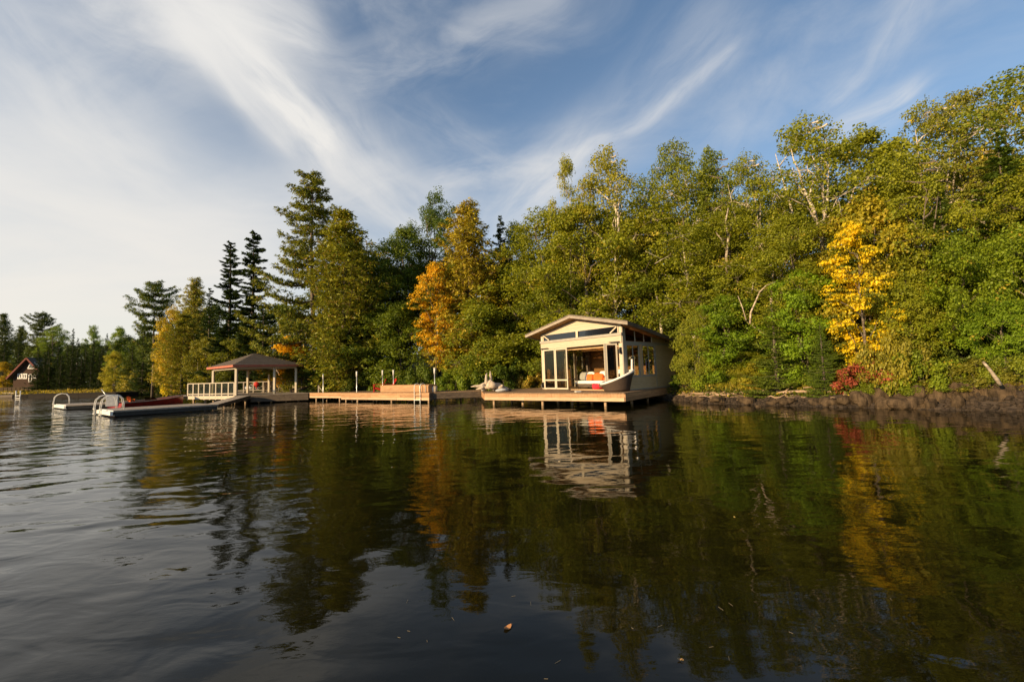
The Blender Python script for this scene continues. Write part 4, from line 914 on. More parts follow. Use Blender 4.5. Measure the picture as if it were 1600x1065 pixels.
# floor and corner posts
H_('floor', 'interior_light', (-.1, HW - .1, .05, HD - .05, ZD + .004, ZD + .04))
for (a0, a1, b0, b1, m_) in ((-.2, .02, -.02, .16, 'cream'), (HW - .22, HW, -.02, .16, 'cream'), (-.2, 0, HD - .18, HD, 'grey_trim'), (HW - .2, HW, HD - .18, HD, 'grey_trim')):
    am = (a0 + a1) / 2
    H_('corner_post', m_, (a0, a1, b0, b1, ZD + .04, zt(am, b1) - .19))
H_('corner_trim', 'grey_trim', (-.245, -.2, 0, .30, ZD + .04, zt(-.2, 0) - .24))
# header boards over the opening, grey sill, clerestory, gable boards
for k in range(3): H_('header_board', 'cream_board', (-.2, HW, -.05 - .004 * (2 - k), .12, 3.26 + .132 * k, 3.26 + .132 * (k + 1) - .004))
H_('clerestory_sill', 'grey_trim', (-.24, HW + .04, -.11, .14, 3.66, 3.80))
cl = H_('clerestory_window', 'frame', (-.05, .06, -.02, .06, 3.80, 4.17), (HW - .26, HW - .14, -.02, .06, 3.80, 4.17), (2.93, 3.1, -.035, .08, 3.80, 4.17), (-.2, HW, -.025, .07, 4.17, 4.24))
for a0, a1 in ((.06, 2.93), (3.1, HW - .26)): H_('pane', 'glass_dark', (a0, a1, .01, .022, 3.80, 4.17), parent=cl)
for a0, a1 in ((.1, .55), (HW - .28, HW - .78)):
    mb = MB(); mb.bar(HP(a0, -.02, 4.14), HP(a1, -.02, 3.83), .06, .07); mb.build('corner_brace', M['frame'], house)
g0, k = 4.24, 0
while g0 < 4.84:
    g1 = min(g0 + .155, 4.87); za = lambda g: (5.04 - .17 - g) / .205
    w0, w1 = min(3.25, za(g0)), max(.02, min(3.25, za(g1)))
    A_, B_, C_, D__ = HP(3.05 - w0, -.03, g0), HP(3.05 + w0, -.03, g0), HP(3.05 + w1, -.022, g1 - .004), HP(3.05 - w1, -.022, g1 - .004)
    mb = MB(); mb.quadplate(A_, B_, C_, D__, vS, .06); mb.build('gable_board', M['cream_board'], house); g0 += .155
# folding doors on the left
def door_leaf(a0, a1, b0, b1, parent_name='folding_door', rail=1.29, dark='screen', m_='frame', st=.085):
    """door leaf between plan points (a0,b0) and (a1,b1)"""
    P, Q = HP(a0, b0, 0), HP(a1, b1, 0); d = (Q - P).normalized(); z0, z1 = ZD + .045, 3.24; mb = MB(); up = Vector((0, 0, 1))
    def b_(p, q): mb.bar(p, q, .05, st, up=up)
    for e, s in ((P, 1), (Q, -1)):
        c = e + d * st / 2 * s; n2 = Vector((-d.y, d.x, 0)) * .025; w2 = d * st / 2
        mb.hexa([Vector((*(c + i).xy, z0)) for i in (-w2 - n2, w2 - n2, w2 + n2, -w2 + n2)], [Vector((*(c + i).xy, z1)) for i in (-w2 - n2, w2 - n2, w2 + n2, -w2 + n2)])
    for z in (z0 + st / 2, rail, z1 - st / 2):
        p, q = P + d * st, Q - d * st; mb.bar(Vector((p.x, p.y, z)), Vector((q.x, q.y, z)), .046, st)
    o = mb.build(parent_name, M[m_], house)
    for za_, zb_ in ((z0 + st, rail - st / 2), (rail + st / 2, z1 - st)):
        p, q = P + d * st, Q - d * st; g = MB(); n2 = Vector((-d.y, d.x, 0)) * .005
        g.hexa([Vector((*(i).xy, za_)) for i in (p - n2, q - n2, q + n2, p + n2)], [Vector((*(i).xy, zb_)) for i in (p - n2, q - n2, q + n2, p + n2)]); g.build('pane', M[dark], o)
    return o
door_leaf(4.84, 5.9, -.12, -.10); door_leaf(3.78, 4.82, -.14, -.12)
door_leaf(.52, .08, -.62, -.10, dark='glass_dark'); door_leaf(.56, .20, -.70, -.12, dark='glass_dark')
H_('door_track', 'black', (HW - .75, HW - .05, -.20, -.12, 3.27, 3.33), (-.1, .55, -.20, -.12, 3.29, 3.34))
# left wall of glass, back wall, ceiling, inside
for b in (.16, 1.2, 2.3, 3.3, 4.25): H_('wall_post', 'cream', (HW - .17, HW - .03, b, b + .14, ZD + .04, 3.26))
H_('wall_plate', 'cream', (HW - .2, HW, .16, HD - .18, 3.26, 3.37))
for b in (.3, 1.34, 2.44, 3.44):
    w_ = H_('window', 'frame', (HW - .12, HW - .08, b, b + .05, ZD + .04, 3.26), (HW - .12, HW - .08, b + .05, b + .86, 1.25, 1.31)); H_('pane', 'glass', (HW - .102, HW - .098, b + .05, b + .86, ZD + .05, 3.25), parent=w_)
HW2 = 4.42
for k in range(14):
    z0 = ZD + .04 + k * .235; z1 = min(z0 + .23, 4.3); w0, w1 = (0.0, HW - .2)
    if z1 > 3.5: w0, w1 = max(0, 3.05 - (zt(3.05, HW2) - .2 - z1) / .205), min(HW - .2, 3.05 + (zt(3.05, HW2) - .2 - z1) / .205)
    if w1 - w0 > .3: H_('wall_board', 'interior', (w0, w1, HW2 + .004 * (k % 2), HW2 + .08, z0, z1))
H_('back_wall', 'siding', (0, HW - .2, HD - .055, HD, ZD, 3.4)); H_('rear_side_wall', 'siding', (HW - .14, HW - .06, 4.4, HD - .18, ZD, 3.3))
H_('collar_beam', 'interior_light', (0, HW - .2, .35, .5, 3.1, 3.3), ); H_('collar_beam', 'interior_light', (0, HW - .2, 3.0, 3.15, 3.1, 3.3))
# right (camera-side) wall: siding boards, two windows, clerestory, trim
for k in range(3):
    z0 = ZD + .06 + k * .215; H_('siding_board', 'siding', (-.235 + .006 * (k % 2), -.19, .32, 3.55, z0, z0 + .21))
H_('window_apron', 'grey_trim', (-.25, -.19, .32, 3.55, 1.385, 1.44))
for k in range(11):
    z0 = ZD + .06 + k * .232; H_('siding_board', 'siding', (-.235 + .006 * (k % 2), -.19, 3.62, HD, z0, z0 + .227))
H_('corner_trim', 'grey_trim', (-.245, -.19, 3.555, 3.61, ZD + .05, 3.2)); H_('base_trim', 'grey_trim', (-.24, -.19, .32, HD, ZD + .004, ZD + .055))
H_('inner_wall', 'interior_light', (-.185, -.12, .3, HD, ZD + .05, 1.44), (-.185, -.12, 3.6, HD, 1.44, 3.3))
H_('window_header', 'grey_trim', (-.25, -.12, .30, HD, 3.2, 3.35))
for b0, b1 in ((.34, 1.72), (2.02, 3.52)):
    w_ = H_('window', 'grey_trim', (-.235, -.17, b0, b0 + .06, 1.44, 3.2), (-.235, -.17, b1 - .06, b1, 1.44, 3.2), (-.235, -.17, b0 + .06, b1 - .06, 3.12, 3.2), (-.235, -.17, b0 + .06, b1 - .06, 1.44, 1.50), (-.225, -.18, (b0 + b1) / 2 - .025, (b0 + b1) / 2 + .025, 1.5, 3.12))
    for c0, c1 in ((b0 + .06, (b0 + b1) / 2 - .025), ((b0 + b1) / 2 + .025, b1 - .06)): H_('pane', 'glass', (-.205, -.198, c0, c1, 1.5, 3.12), parent=w_)
H_('wall_post', 'interior_light', (-.24, -.1, 1.73, 2.01, 1.445, 3.195)); H_('wall_post', 'interior_light', (-.12, .02, 3.2, 3.34, 1.445, 3.195))
for b0, b1 in ((.32, 1.3), (1.36, 2.3), (2.36, 3.2)):
    A_, B_, C_, D__ = HP(-.2, b0, 3.37), HP(-.2, b1, 3.37), HP(-.2, b1, zt(-.2, b1) - .24), HP(-.2, b0, zt(-.2, b0) - .24)
    mb = MB(); mb.quadplate(A_, B_, C_, D__, uF, .012); w_ = mb.build('clerestory_pane', M['glass_dark'], house)
    mb = MB(); mb.bar(B_ + vS * .03, C_ + vS * .03, .06, .05); mb.build('clerestory_mullion', M['frame'], house)
mb = MB(); mb.quadplate(HP(-.2, 3.2, 3.36), HP(-.2, HD, 3.355), HP(-.2, HD, zt(-.2, HD) - .19) if zt(-.2, HD) - .19 > 3.37 else HP(-.2, HD, 3.37), HP(-.2, 3.2, zt(-.2, 3.2) - .19), uF, .05); mb.build('upper_wall', M['siding'], house)
# roof
OV0, OV1 = -.65, HD + .55
for a0, a1 in ((-1.0, 3.05), (7.05, 3.05)):
    P = [HP(a0, OV0, zt(a0, OV0)), HP(a1, OV0, zt(a1, OV0)), HP(a1, OV1, zt(a1, OV1)), HP(a0, OV1, zt(a0, OV1))]
    mb = MB(); mb.hexa([q - Vector((0, 0, .05)) for q in P], P); mb.build('roof', M['roof'], house)
    mb = MB(); ins = .03 if a0 < 0 else -.03
    Q = [HP(a0 + ins, OV0 + .04, zt(a0, OV0)), HP(a1, OV0 + .04, zt(a1, OV0)), HP(a1, OV1, zt(a1, OV1)), HP(a0 + ins, OV1, zt(a0, OV1))]
    mb.hexa([q - Vector((0, 0, .12)) for q in Q], [q - Vector((0, 0, .055)) for q in Q]); mb.build('soffit', M['soffit'], house)
    mb = MB(); mb.hexa([P[0] - Vector((0, 0, .20)), P[1] - Vector((0, 0, .20)), P[1] + vS * .04 - Vector((0, 0, .20)), P[0] + vS * .04 - Vector((0, 0, .20))],
                       [P[0] + Vector((0, 0, .012)), P[1] + Vector((0, 0, .012)), P[1] + vS * .04 + Vector((0, 0, .012)), P[0] + vS * .04 + Vector((0, 0, .012))]); mb.build('bargeboard', M['old_wood'], house)
    mb = MB(); dd = uF * (-.03 if a0 < 0 else .03)
    mb.hexa([P[0] - Vector((0, 0, .19)), P[3] - Vector((0, 0, .19)), P[3] + dd - Vector((0, 0, .19)), P[0] + dd - Vector((0, 0, .19))],
            [P[0] + Vector((0, 0, .01)), P[3] + Vector((0, 0, .01)), P[3] + dd + Vector((0, 0, .01)), P[0] + dd + Vector((0, 0, .01))]); mb.build('eave_board', M['dark_wood' if a0 < 0 else 'grey_trim'], house)
for b in (1.1, 2.3, 3.5, 4.7):
    for a0, a1 in ((0, 3.05), (6.0, 3.05)):
        mb = MB(); mb.bar(HP(a0, b, zt(a0, b) - .20), HP(a1, b, zt(a1, b) - .20), .09, .14); mb.build('rafter', M['interior_light'], house)
# wall lamps and small fittings of the front
def sconce(p, label):
    t_ = thing('wall_lamp', p.to_tuple(), label, 'lamp'); mb = MB(); mb.box(p + nF * .03, (.12, .05, .34)); mb.build('back_plate', M['black'], t_)
    mb = MB(); mb.tube([p + nF * .05 + Vector((0, 0, .10)), p + nF * .14 + Vector((0, 0, .12)), p + nF * .14 + Vector((0, 0, .05))], .015, 5); mb.tube([p + nF * .14 + Vector((0, 0, .05)), p + nF * .14 + Vector((0, 0, -.16))], [.05, .07], 8); mb.build('shade', M['black'], t_)
sconce(HP(-.12, -.03, 2.85), 'black wall lamp on the right corner post of the boathouse'); sconce(HP(HW - .1, -.03, .98), 'black box lamp low on the left corner post of the boathouse')

# ------------------------------------------------------------------ furniture of the boathouse
def cushion(c, sz, ang, m_, label, group, tilt=0.0, name='cushion', seed=1, cat='cushion', parent=None):
    mb = MB(); nu = 12; W_, D2, H2 = [q / 2 for q in sz]
    mb.blob((0, 0, 0), (W_, D2, H2), seed, .03, 14, 8, power=.55)
    o = mb.build(name, M[m_], parent, True); o.location = c; o.rotation_euler = (tilt, 0, ang)
    return tag(o, label, cat, group) if label else o
aF = math.atan2(-uF.y, -uF.x)
bed = thing('daybed', HP(2.3, 1.3, ZD + .04).to_tuple(), 'low brown daybed with white mattress inside the open boathouse front', 'daybed')
mb = MB(); hbox(mb, .75, 3.75, .7, 1.8, ZD + .16, ZD + .34); mb.build('base', M['dark_wood'], bed)
for a_, b_ in ((.8, .75), (3.62, .75), (.8, 1.68), (3.62, 1.68)):
    mb = MB(); hbox(mb, a_, a_ + .1, b_, b_ + .1, ZD + .04, ZD + .16); mb.build('leg', M['dark_wood'], bed)
mb = MB(); hbox(mb, .72, 3.95, .66, 1.84, ZD + .345, ZD + .53); mb.build('mattress', M['white_fab'], bed, bevel=.04)
pg = 'orange cushions on the daybed'; pw = 'white cushions on the daybed'
cushion(HP(3.0, 1.1, ZD + .72), (.50, .20, .44), aF, 'orange_fab', 'leftmost orange cushion on the white daybed', pg, -.3, seed=3)
cushion(HP(2.55, 1.25, ZD + .74), (.50, .20, .46), aF + .3, 'orange_fab', 'second orange cushion from the left on the daybed', pg, -.25, seed=4)
cushion(HP(2.1, 1.0, ZD + .72), (.50, .20, .44), aF - .3, 'orange_fab', 'third orange cushion, right of the middle of the daybed', pg, -.3, seed=5)
cushion(HP(1.62, 1.0, ZD + .62), (.46, .30, .20), aF, 'orange_fab', 'small flat orange cushion at the right of the orange row', pg, seed=6)
cushion(HP(3.75, 1.5, ZD + .78), (.62, .24, .52), aF + .4, 'white_fab', 'white cushion leaning at the left end of the daybed', pw, -.45, seed=7)
cushion(HP(3.3, 1.6, ZD + .80), (.60, .24, .52), aF, 'white_fab', 'white cushion behind the leftmost orange one', pw, -.3, seed=8)
cushion(HP(2.3, 1.6, ZD + .82), (.62, .24, .54), aF, 'white_fab', 'white cushion in the middle behind the orange ones', pw, -.3, seed=9)
cushion(HP(1.5, 1.55, ZD + .84), (.66, .24, .58), aF, 'white_fab', 'large white cushion right of the middle of the daybed', pw, -.3, seed=10)
cushion(HP(.95, 1.4, ZD + .86), (.66, .26, .62), aF - .2, 'white_fab', 'large white cushion at the right end of the daybed', pw, -.3, seed=11)
mb = MB(); c_ = G(934.5, 608.4); mb.blob((c_.x, c_.y, ZD + .20), (.34, .30, .22), 12, .10, 14, 8, power=.8); mb.blob((c_.x + .08, c_.y + .05, ZD + .36), (.20, .18, .12), 13, .12, 12, 6)
o = center(mb.build('floor_cushion', M['pink'], None, True)); tag(o, 'bright pink-red floor cushion on the deck beside the tub sofa', 'cushion')
mb = MB(); c_ = G(903, 612.3); mb.box((c_.x, c_.y, ZD + .03), (.32, .22, .05), .3); o = center(mb.build('folded_towel', M['white_fab'], bevel=.015)); tag(o, 'small folded white towel on the front of the deck', 'towel')
# picture and curtain inside, floor lamp
pic = thing('wall_picture', HP(3.6, 4.36, 1.7).to_tuple(), 'small dark framed picture on the brown back wall inside', 'picture')
mb = MB()
for q in ((3.3, 3.9, 1.55, 1.60), (3.3, 3.9, 2.20, 2.25), (3.3, 3.35, 1.6, 2.2), (3.85, 3.9, 1.6, 2.2)): hbox(mb, q[0], q[1], 4.36, 4.39, q[2], q[3])
mb.build('frame', M['black'], pic); mb = MB(); hbox(mb, 3.35, 3.85, 4.375, 4.385, 1.6, 2.2); mb.build('print', M['dark_wood'], pic)
mb = MB()
for i in range(7): 
    b_ = 2.95 + i * .055; hbox(mb, .06 + .03 * (i % 2), .1 + .03 * (i % 2), b_, b_ + .06, 1.5, 2.75 - .03 * abs(i - 3) * 3)
o = center(mb.build('curtain', M['blue_fab'])); tag(o, 'dark blue cloth hanging inside the rear side window', 'curtain')
lm = thing('floor_lamp', HP(.45, 2.25, ZD + .04).to_tuple(), 'thin white floor lamp with curved neck seen through the side window', 'lamp')
p = HP(.45, 2.25, 0); mb = MB(); mb.tube([(p.x, p.y, ZD + .08), (p.x, p.y, 2.35), (p.x + .05, p.y, 2.5), (p.x - .08, p.y - .05, 2.62), (p.x - .25, p.y - .1, 2.52)], .018, 6); mb.build('pole', M['white'], lm, True)
mb = MB(); mb.tube([(p.x, p.y, ZD + .045), (p.x, p.y, ZD + .08)], .15, 12); mb.build('base', M['white'], lm); mb = MB(); mb.tube([(p.x - .25, p.y - .1, 2.55), (p.x - .29, p.y - .11, 2.40)], [.04, .10], 10); mb.build('lamp_shade', M['white'], lm)
# round tub sofa on the deck
tc_ = G(966, 611.3); tub = thing('tub_sofa', tc_.to_tuple(), 'round dark wicker tub sofa with slanted white rim on the deck corner', 'sofa')
def tubring(f, rad_s, zadd=0.0, n=28):
    P = []
    for i in range(n):
        th = 2 * math.pi * i / n; x_, y_ = math.cos(th), math.sin(th); top = .70 + .34 * x_
        r = (.64 + .22 * f) * rad_s; P.append(Vector((tc_.x + .04 * f + x_ * r * 1.02, tc_.y + .25 + y_ * r * .95, ZD + .02 + (top + zadd) * f)))
    return P
def rings(mb, rs, closed=False):
    k = len(mb.v); n = len(rs[0])
    for r in rs: mb.v += [tuple(q) for q in r]
    for i in range(len(rs) - (0 if closed else 1)):
        for j in range(n):
            a_ = k + i * n; b_ = k + ((i + 1) % len(rs)) * n; mb.f.append((a_ + j, a_ + (j + 1) % n, b_ + (j + 1) % n, b_ + j))
    return mb
mb = MB(); rings(mb, [tubring(f, 1) for f in (0, .15, .35, .6, .85, 1.0)] + [tubring(f, .93) for f in (1.0, .6, .2, .0)], True); mb.build('wicker_shell', M['rattan'], tub, True)
mb = MB(); rings(mb, [tubring(1.0, s, z_) for s, z_ in ((1.03, -.02), (1.04, .05), (.98, .09), (.86, .07), (.85, -.03))], True); mb.build('rim_cushion', M['white_fab'], tub, True)
mb = MB(); mb.blob((tc_.x, tc_.y + .25, ZD + .30), (.66, .62, .10), 3, .02, 16, 6, power=.8); mb.build('seat_cushion', M['white_fab'], tub, True)
q = tc_ + Vector((.80, .1, 0)); mb = MB(); mb.hexa([(q.x - .03, q.y - .07, 1.70), (q.x + .03, q.y - .07, 1.70), (q.x + .03, q.y + .12, 1.70), (q.x - .03, q.y + .12, 1.70)], [(q.x + .0, q.y - .09, 2.36), (q.x + .06, q.y - .09, 2.36), (q.x + .06, q.y + .09, 2.36), (q.x, q.y + .09, 2.36)]); mb.build('head_cushion', M['white_fab'], tub, bevel=.025)
# ------------------------------------------------------------------ ramp and long dock
def V2(p, z=0): return Vector((p[0], p[1], z))
ramp = thing('dock_ramp', (-3.9, 28.9, ZD), 'short dark-sided boardwalk between the long dock and the boathouse deck', 'boardwalk')
RA, RB = Vector((-5.62, 28.45, 0)), Vector((-2.2, 29.05, 0)); RC, RD = Vector((-2.3, 30.9, 0)), Vector((-5.4, 30.3, 0))
planks(ramp, RA, RB, RC, RD, ZD - .01, M['deck_top'])
fascia(ramp, RA, RB, [(.24, .43, 'dark_wood'), (.43, ZD - .05, 'dark_wood')], 2, 'dark_wood', .045)  # dark boards carry the shade of this face in their colour
mb = MB(); mb.slab([RA, RB, RC, RD], .42, ZD - .05); mb.build('joist_frame', M['dark_wood'], ramp)
for px_ in (698, 742, 720): pile(ramp, px_, RA, RB, .5 if px_ != 720 else 1.4, .5, .075)

DL, DR = Vector((-17.06, 35.32, 0)), Vector((-5.586, 28.21, 0)); ud = (DR - DL).normalized(); nd = Vector((-ud.y, ud.x, 0)); nd = nd if nd.y > 0 else -nd
sp_ = PL(534, 620, DL, ud); fS = (V2(sp_) - DL).length / (DR - DL).length; DM = lerp(DL, DR, fS); DW = 2.7
dock = thing('long_dock', lerp(DL, DR, .5).to_tuple(), 'long cedar-faced dock on posts between pavilion and boathouse', 'dock')
planks(dock, DL, DR, DR + nd * DW, DL + nd * DW, ZD, M['deck_top'])
mb = MB(); mb.slab([DL + nd * .02, DR + nd * .02, DR + nd * DW, DL + nd * DW], .45, ZD - .045); mb.build('joist_frame', M['dark_wood'], dock)
fascia(dock, DM, DR, [(.17, .34, 'cedar_light'), (.34, .51, 'cedar'), (.51, ZD - .01, 'cedar')], 3, 'cedar', .05)
fascia(dock, DL, DM, [(.27, .42, 'cedar_light'), (.42, .56, 'cedar'), (.56, ZD - .01, 'cedar')], 1, 'cedar', .03)
fascia(dock, DR, DR + nd * DW, [(.17, .42, 'dark_wood'), (.42, ZD - .01, 'dark_wood')], 1, 'dark_wood', .03)
for px_, ins in ((494.5, .2), (531, .2), (541, .15), (550.5, .9), (559, .15), (584, 1.6), (588.5, 1.2), (612, .12), (638, 1.5), (670, .12), (511, 1.5), (572, 2.2), (656, 2.3)): pile(dock, px_, DL, DR, ins, .5, .065)
# galvanised mooring poles with pale sleeves
def pole(px, ytop, ybase, label, inset):
    P = PL(px, ybase, DL + nd * inset, ud); top = D(px, ytop, P.y).z
    t_ = thing('mooring_pole', (P.x, P.y, ZD), label, 'pole', 'mooring poles along the long dock'); mb = MB()
    mb.tube([(P.x, P.y, -.8), (P.x, P.y, top - .05)], .035, 7); mb.build('pipe', M['metal'], t_, True)
    mb = MB(); mb.tube([(P.x, P.y, top - .42), (P.x, P.y, top)], .062, 8); mb.build('sleeve', M['pvc'], t_, True)
pole(505, 583.5, 612, 'mooring pole nearest to the pavilion, beside the broken post', .3); pole(557.5, 580, 612, 'mooring pole standing alone in the middle of the long dock', .3)
pole(598, 578, 610, 'mooring pole behind the left end of the wooden bench box', 2.3); pole(615, 577.5, 610, 'second mooring pole behind the wooden bench box, right of its left end', 2.3)
pole(679.5, 574.5, 610, 'mooring pole behind the pale bollards at the right end of the long dock', 1.6)
q = PL(498, 612, DL + nd * .6, ud); bp = thing('braced_post', (q.x, q.y, ZD), 'short grey post with a slanted brace on the left end of the long dock', 'post')
mb = MB(); mb.bar((q.x, q.y, ZD), (q.x, q.y, ZD + .62), .10); mb.build('post', M['old_wood'], bp); mb = MB(); mb.bar((q.x + .42, q.y - .02, ZD + .02), (q.x + .04, q.y - .02, ZD + .45), .07); mb.build('brace', M['old_wood'], bp)
# wooden bench box on the dock
ba, bb = PL(594.5, 613, DL + nd * .45, ud), PL(669.8, 613, DL + nd * .45, ud); ba, bb = V2(ba), V2(bb)
box = thing('bench_box', lerp(ba, bb, .5).to_tuple()[:2] + (ZD,), 'long low cedar bench box standing on the long dock', 'bench')
for k in range(3):
    z0 = ZD + .02 + .155 * k; mb = MB(); mb.slab([ba, bb, bb + nd * .04, ba + nd * .04], z0, z0 + .148); mb.build('front_board', M['cedar'], box)
for e_ in (ba, bb - ud * .05):
    mb = MB(); mb.slab([e_ + nd * .042, e_ + ud * .05 + nd * .042, e_ + ud * .05 + nd * .75, e_ + nd * .75], ZD + .02, ZD + .48); mb.build('end_panel', M['cedar'], box)
mb = MB(); mb.slab([ba + nd * .752, bb + nd * .752, bb + nd * .79, ba + nd * .79], ZD + .02, ZD + .48); mb.build('back_board', M['cedar'], box)
for k in range(3):
    o_ = nd * (-.03 + .28 * k); mb = MB(); mb.slab([ba + o_ - ud * .03, bb + o_ + ud * .03, bb + o_ + nd * .27 + ud * .03, ba + o_ + nd * .27 - ud * .03], ZD + .485, ZD + .52); mb.build('seat_board', M['cedar'], box)
# swimming ladder over the dock face
q0, q1 = PL(647.4, 618, DL - nd * .12, ud), PL(656.4, 618, DL - nd * .12, ud)
lad = thing('swim_ladder', (q0.x, q0.y, ZD), 'white tubular swim ladder hanging on the face of the long dock', 'ladder')
for q in (q0, q1):
    q = V2(q); mb = MB(); zz = [(0, -.75), (0, 0), (0, ZD + .2), (.02, ZD + .46), (.10, ZD + .58), (.28, ZD + .62), (.46, ZD + .55), (.52, ZD + .40), (.52, ZD)]
    mb.tube([V2(q + nd * a_, b_) for a_, b_ in zz], .024, 7); mb.build('rail', M['pvc'], lad, True)
for z in (-.45, -.12, .2, .50):
    mb = MB(); mb.bar(V2(q0, z), V2(q1, z), .075 if z > .15 else .05, .035); mb.build('step', M['pvc'] if z < .4 else M['old_wood'], lad)
# pale bollards / buckets
for px_, r_, h_, m_, lb in ((673.6, .10, .36, 'pvc', 'slim white bucket at the right end of the long dock, nearest to the bench box'), (676.8, .10, .34, 'white_fab', 'cream bucket between the white and the grey one at the dock end'), (680.6, .14, .38, 'old_wood', 'grey bucket standing rightmost at the end of the long dock')):
    q = PL(px_, 612.6, DL + nd * .9, ud); t_ = thing('bucket', (q.x, q.y, ZD), lb, 'bucket', 'buckets at the end of the long dock')
    mb = MB(); mb.tube([(q.x, q.y, ZD), (q.x, q.y, ZD + h_)], [r_ * .88, r_], 14); mb.build('body', M[m_], t_, True); mb = MB(); mb.tube([(q.x, q.y, ZD + h_), (q.x, q.y, ZD + h_ + .03)], r_ * 1.08, 14); mb.build('lid', M[m_], t_)
# red adirondack chairs
def adirondack(p, ang, label, m_='red'):
    t_ = thing('adirondack_chair', (p.x, p.y, ZD), label, 'chair', 'adirondack chairs on the docks'); ca, sa = math.cos(ang), math.sin(ang)
    def w(x, y, z): return (p.x + x * ca - y * sa, p.y + x * sa + y * ca, ZD + z)
    for i in range(5):
        x0 = -.25 + i * .102; top = .92 + .08 * (1 - abs(i - 2) / 2); mb = MB(); mb.bar(w(x0 + .045, .30, .26), w(x0 + .045, .62, top), .092, .022); mb.build('back_slat', M[m_], t_)
    for i in range(5):
        y0 = -.25 + i * .12; mb = MB(); mb.bar(w(-.26, y0, .37 - .1 * (y0 + .25)), w(.26, y0, .37 - .1 * (y0 + .25)), .11, .022); mb.build('seat_slat', M[m_], t_)
    for s in (-1, 1):
        mb = MB(); mb.bar(w(s * .28, -.26, 0), w(s * .28, -.26, .56), .09, .03); mb.build('leg', M[m_], t_); mb = MB(); mb.bar(w(s * .27, -.26, .34), w(s * .27, .62, .04), .03, .11); mb.build('leg', M[m_], t_)
        mb = MB(); mb.bar(w(s * .32, -.34, .575), w(s * .32, .42, .575), .13, .025); mb.build('armrest', M[m_], t_)
    return t_
q = PL(590, 613, DL + nd * 1.0, ud); adirondack(q, -1.35, 'red wooden chair at the left end of the bench box')
q = PL(606.5, 613, DL + nd * 1.9, ud); adirondack(q, -1.0, 'red wooden chair whose slanted back shows above the bench box')
# driftwood stump
S0 = D(765, 609, 27.9); S0.z = ZD; s_ = 27.9 / 660.0
st = MB()
def sp(px, py, dy=0.0): return D(px, py, 27.9 + dy)
for pts, rs in (([(762, 607), (761.5, 600), (759.5, 592), (760, 586), (761, 582.5)], [.28, .20, .085, .07, .03]), ([(764, 606), (765.5, 599), (767, 592), (766.5, 586), (766, 579.5)], [.26, .18, .105, .09, .02]),
                ([(763, 602), (756, 602), (749, 603.5), (742, 603), (735.5, 604)], [.24, .20, .12, .07, .015]), ([(757, 603), (752, 606.5), (744, 608)], [.18, .10, .03]), ([(765, 600), (772, 602.5), (780, 602), (787, 605), (795, 607)], [.26, .22, .19, .12, .03]),
                ([(776, 603), (784, 607), (789, 609)], [.15, .10, .03]), ([(760, 604), (757, 608), (753, 610)], [.16, .12, .05]), ([(770, 602), (769, 607), (772, 609.5)], [.16, .10, .05]), ([(784, 603), (787, 601)], [.10, .03])):
    P = [sp(*p, dy=.25 * math.sin(p[0])) for p in pts]; st.tube(P, rs, 8)
o = st.build('driftwood_stump', M['drift'], None, True); center(o); o.location.z = max(o.location.z, ZD - .04); tag(o, 'silver driftwood stump with two prongs and sprawling roots on the deck edge', 'driftwood')
mb = MB(); c_ = G(785, 611.5); mb.blob((c_.x, c_.y, ZD + .09), (.42, .28, .12), 5, .12, 14, 7); o = center(mb.build('grey_bundle', M['grey_tarp'], None, True)); tag(o, 'crumpled light grey tarpaulin lying at the corner of the boathouse deck', 'tarpaulin')
mb = MB(); c_ = G(794, 610.8); mb.box((c_.x, c_.y, ZD + .08), (.38, .3, .16), .2); o = center(mb.build('gear_box', M['black'], bevel=.02)); tag(o, 'small dark box beside the crumpled tarpaulin on the deck', 'box')

# ------------------------------------------------------------------ pavilion
C1, C2, C3 = Vector((-22.1, 33.4, 0)), Vector((-27.5, 38.0, 0)), Vector((-18.35, 37.0, 0)); C4 = C2 + C3 - C1
WL_, WR_ = G(372, 618), DL
plat = thing('pavilion_deck', (-23, 36, ZD), 'wooden platform with dark front under the pavilion, left of the long dock', 'deck')
rl, rr_ = V2(G(293, 618.5)), V2(G(367, 618)); PF = [rl, rr_, V2(G(392, 617)), V2(G(482, 613.6)), Vector((-17.2, 41.5, 0)), Vector((-25, 46, 0)), Vector((-33.5, 44, 0))]
mb = MB(); mb.slab(PF, ZD - .14, ZD); mb.build('planks', M['old_wood'], plat)
fascia(plat, PF[2], PF[3], [(.12, .32, 'dark_wood'), (.32, .50, 'dark_wood'), (.50, ZD - .005, 'dark_wood')], 2, 'dark_wood', .05)
fascia(plat, rr_, PF[2], [(.30, ZD - .005, 'dark_wood')], 1, 'dark_wood', .03)
fascia(plat, rl, rr_, [(.40, ZD - .005, 'cream')], 3, 'cream', .04)
for px_, A_, B_ in ((405, PF[2], PF[3]), (424, PF[2], PF[3]), (447, PF[2], PF[3]), (466, PF[2], PF[3]), (303, rl, rr_), (321, rl, rr_), (334, rl, rr_), (351, rl, rr_), (384, rr_, PF[2])): pile(plat, px_, A_, B_, .5, .55, .08)
pav = thing('pavilion', (-23, 37.5, ZD), 'open pavilion with hipped brown shingle roof on cream posts', 'pavilion')
ZE = 3.12; Cc = (C2 + C3) / 2; r1_, r2_ = Cc + (C1 - C3).normalized() * -.4, Cc + (C1 - C3).normalized() * .4
apx = Vector((Cc.x, Cc.y, 4.25)); cs = [C1, C3, C4, C2]
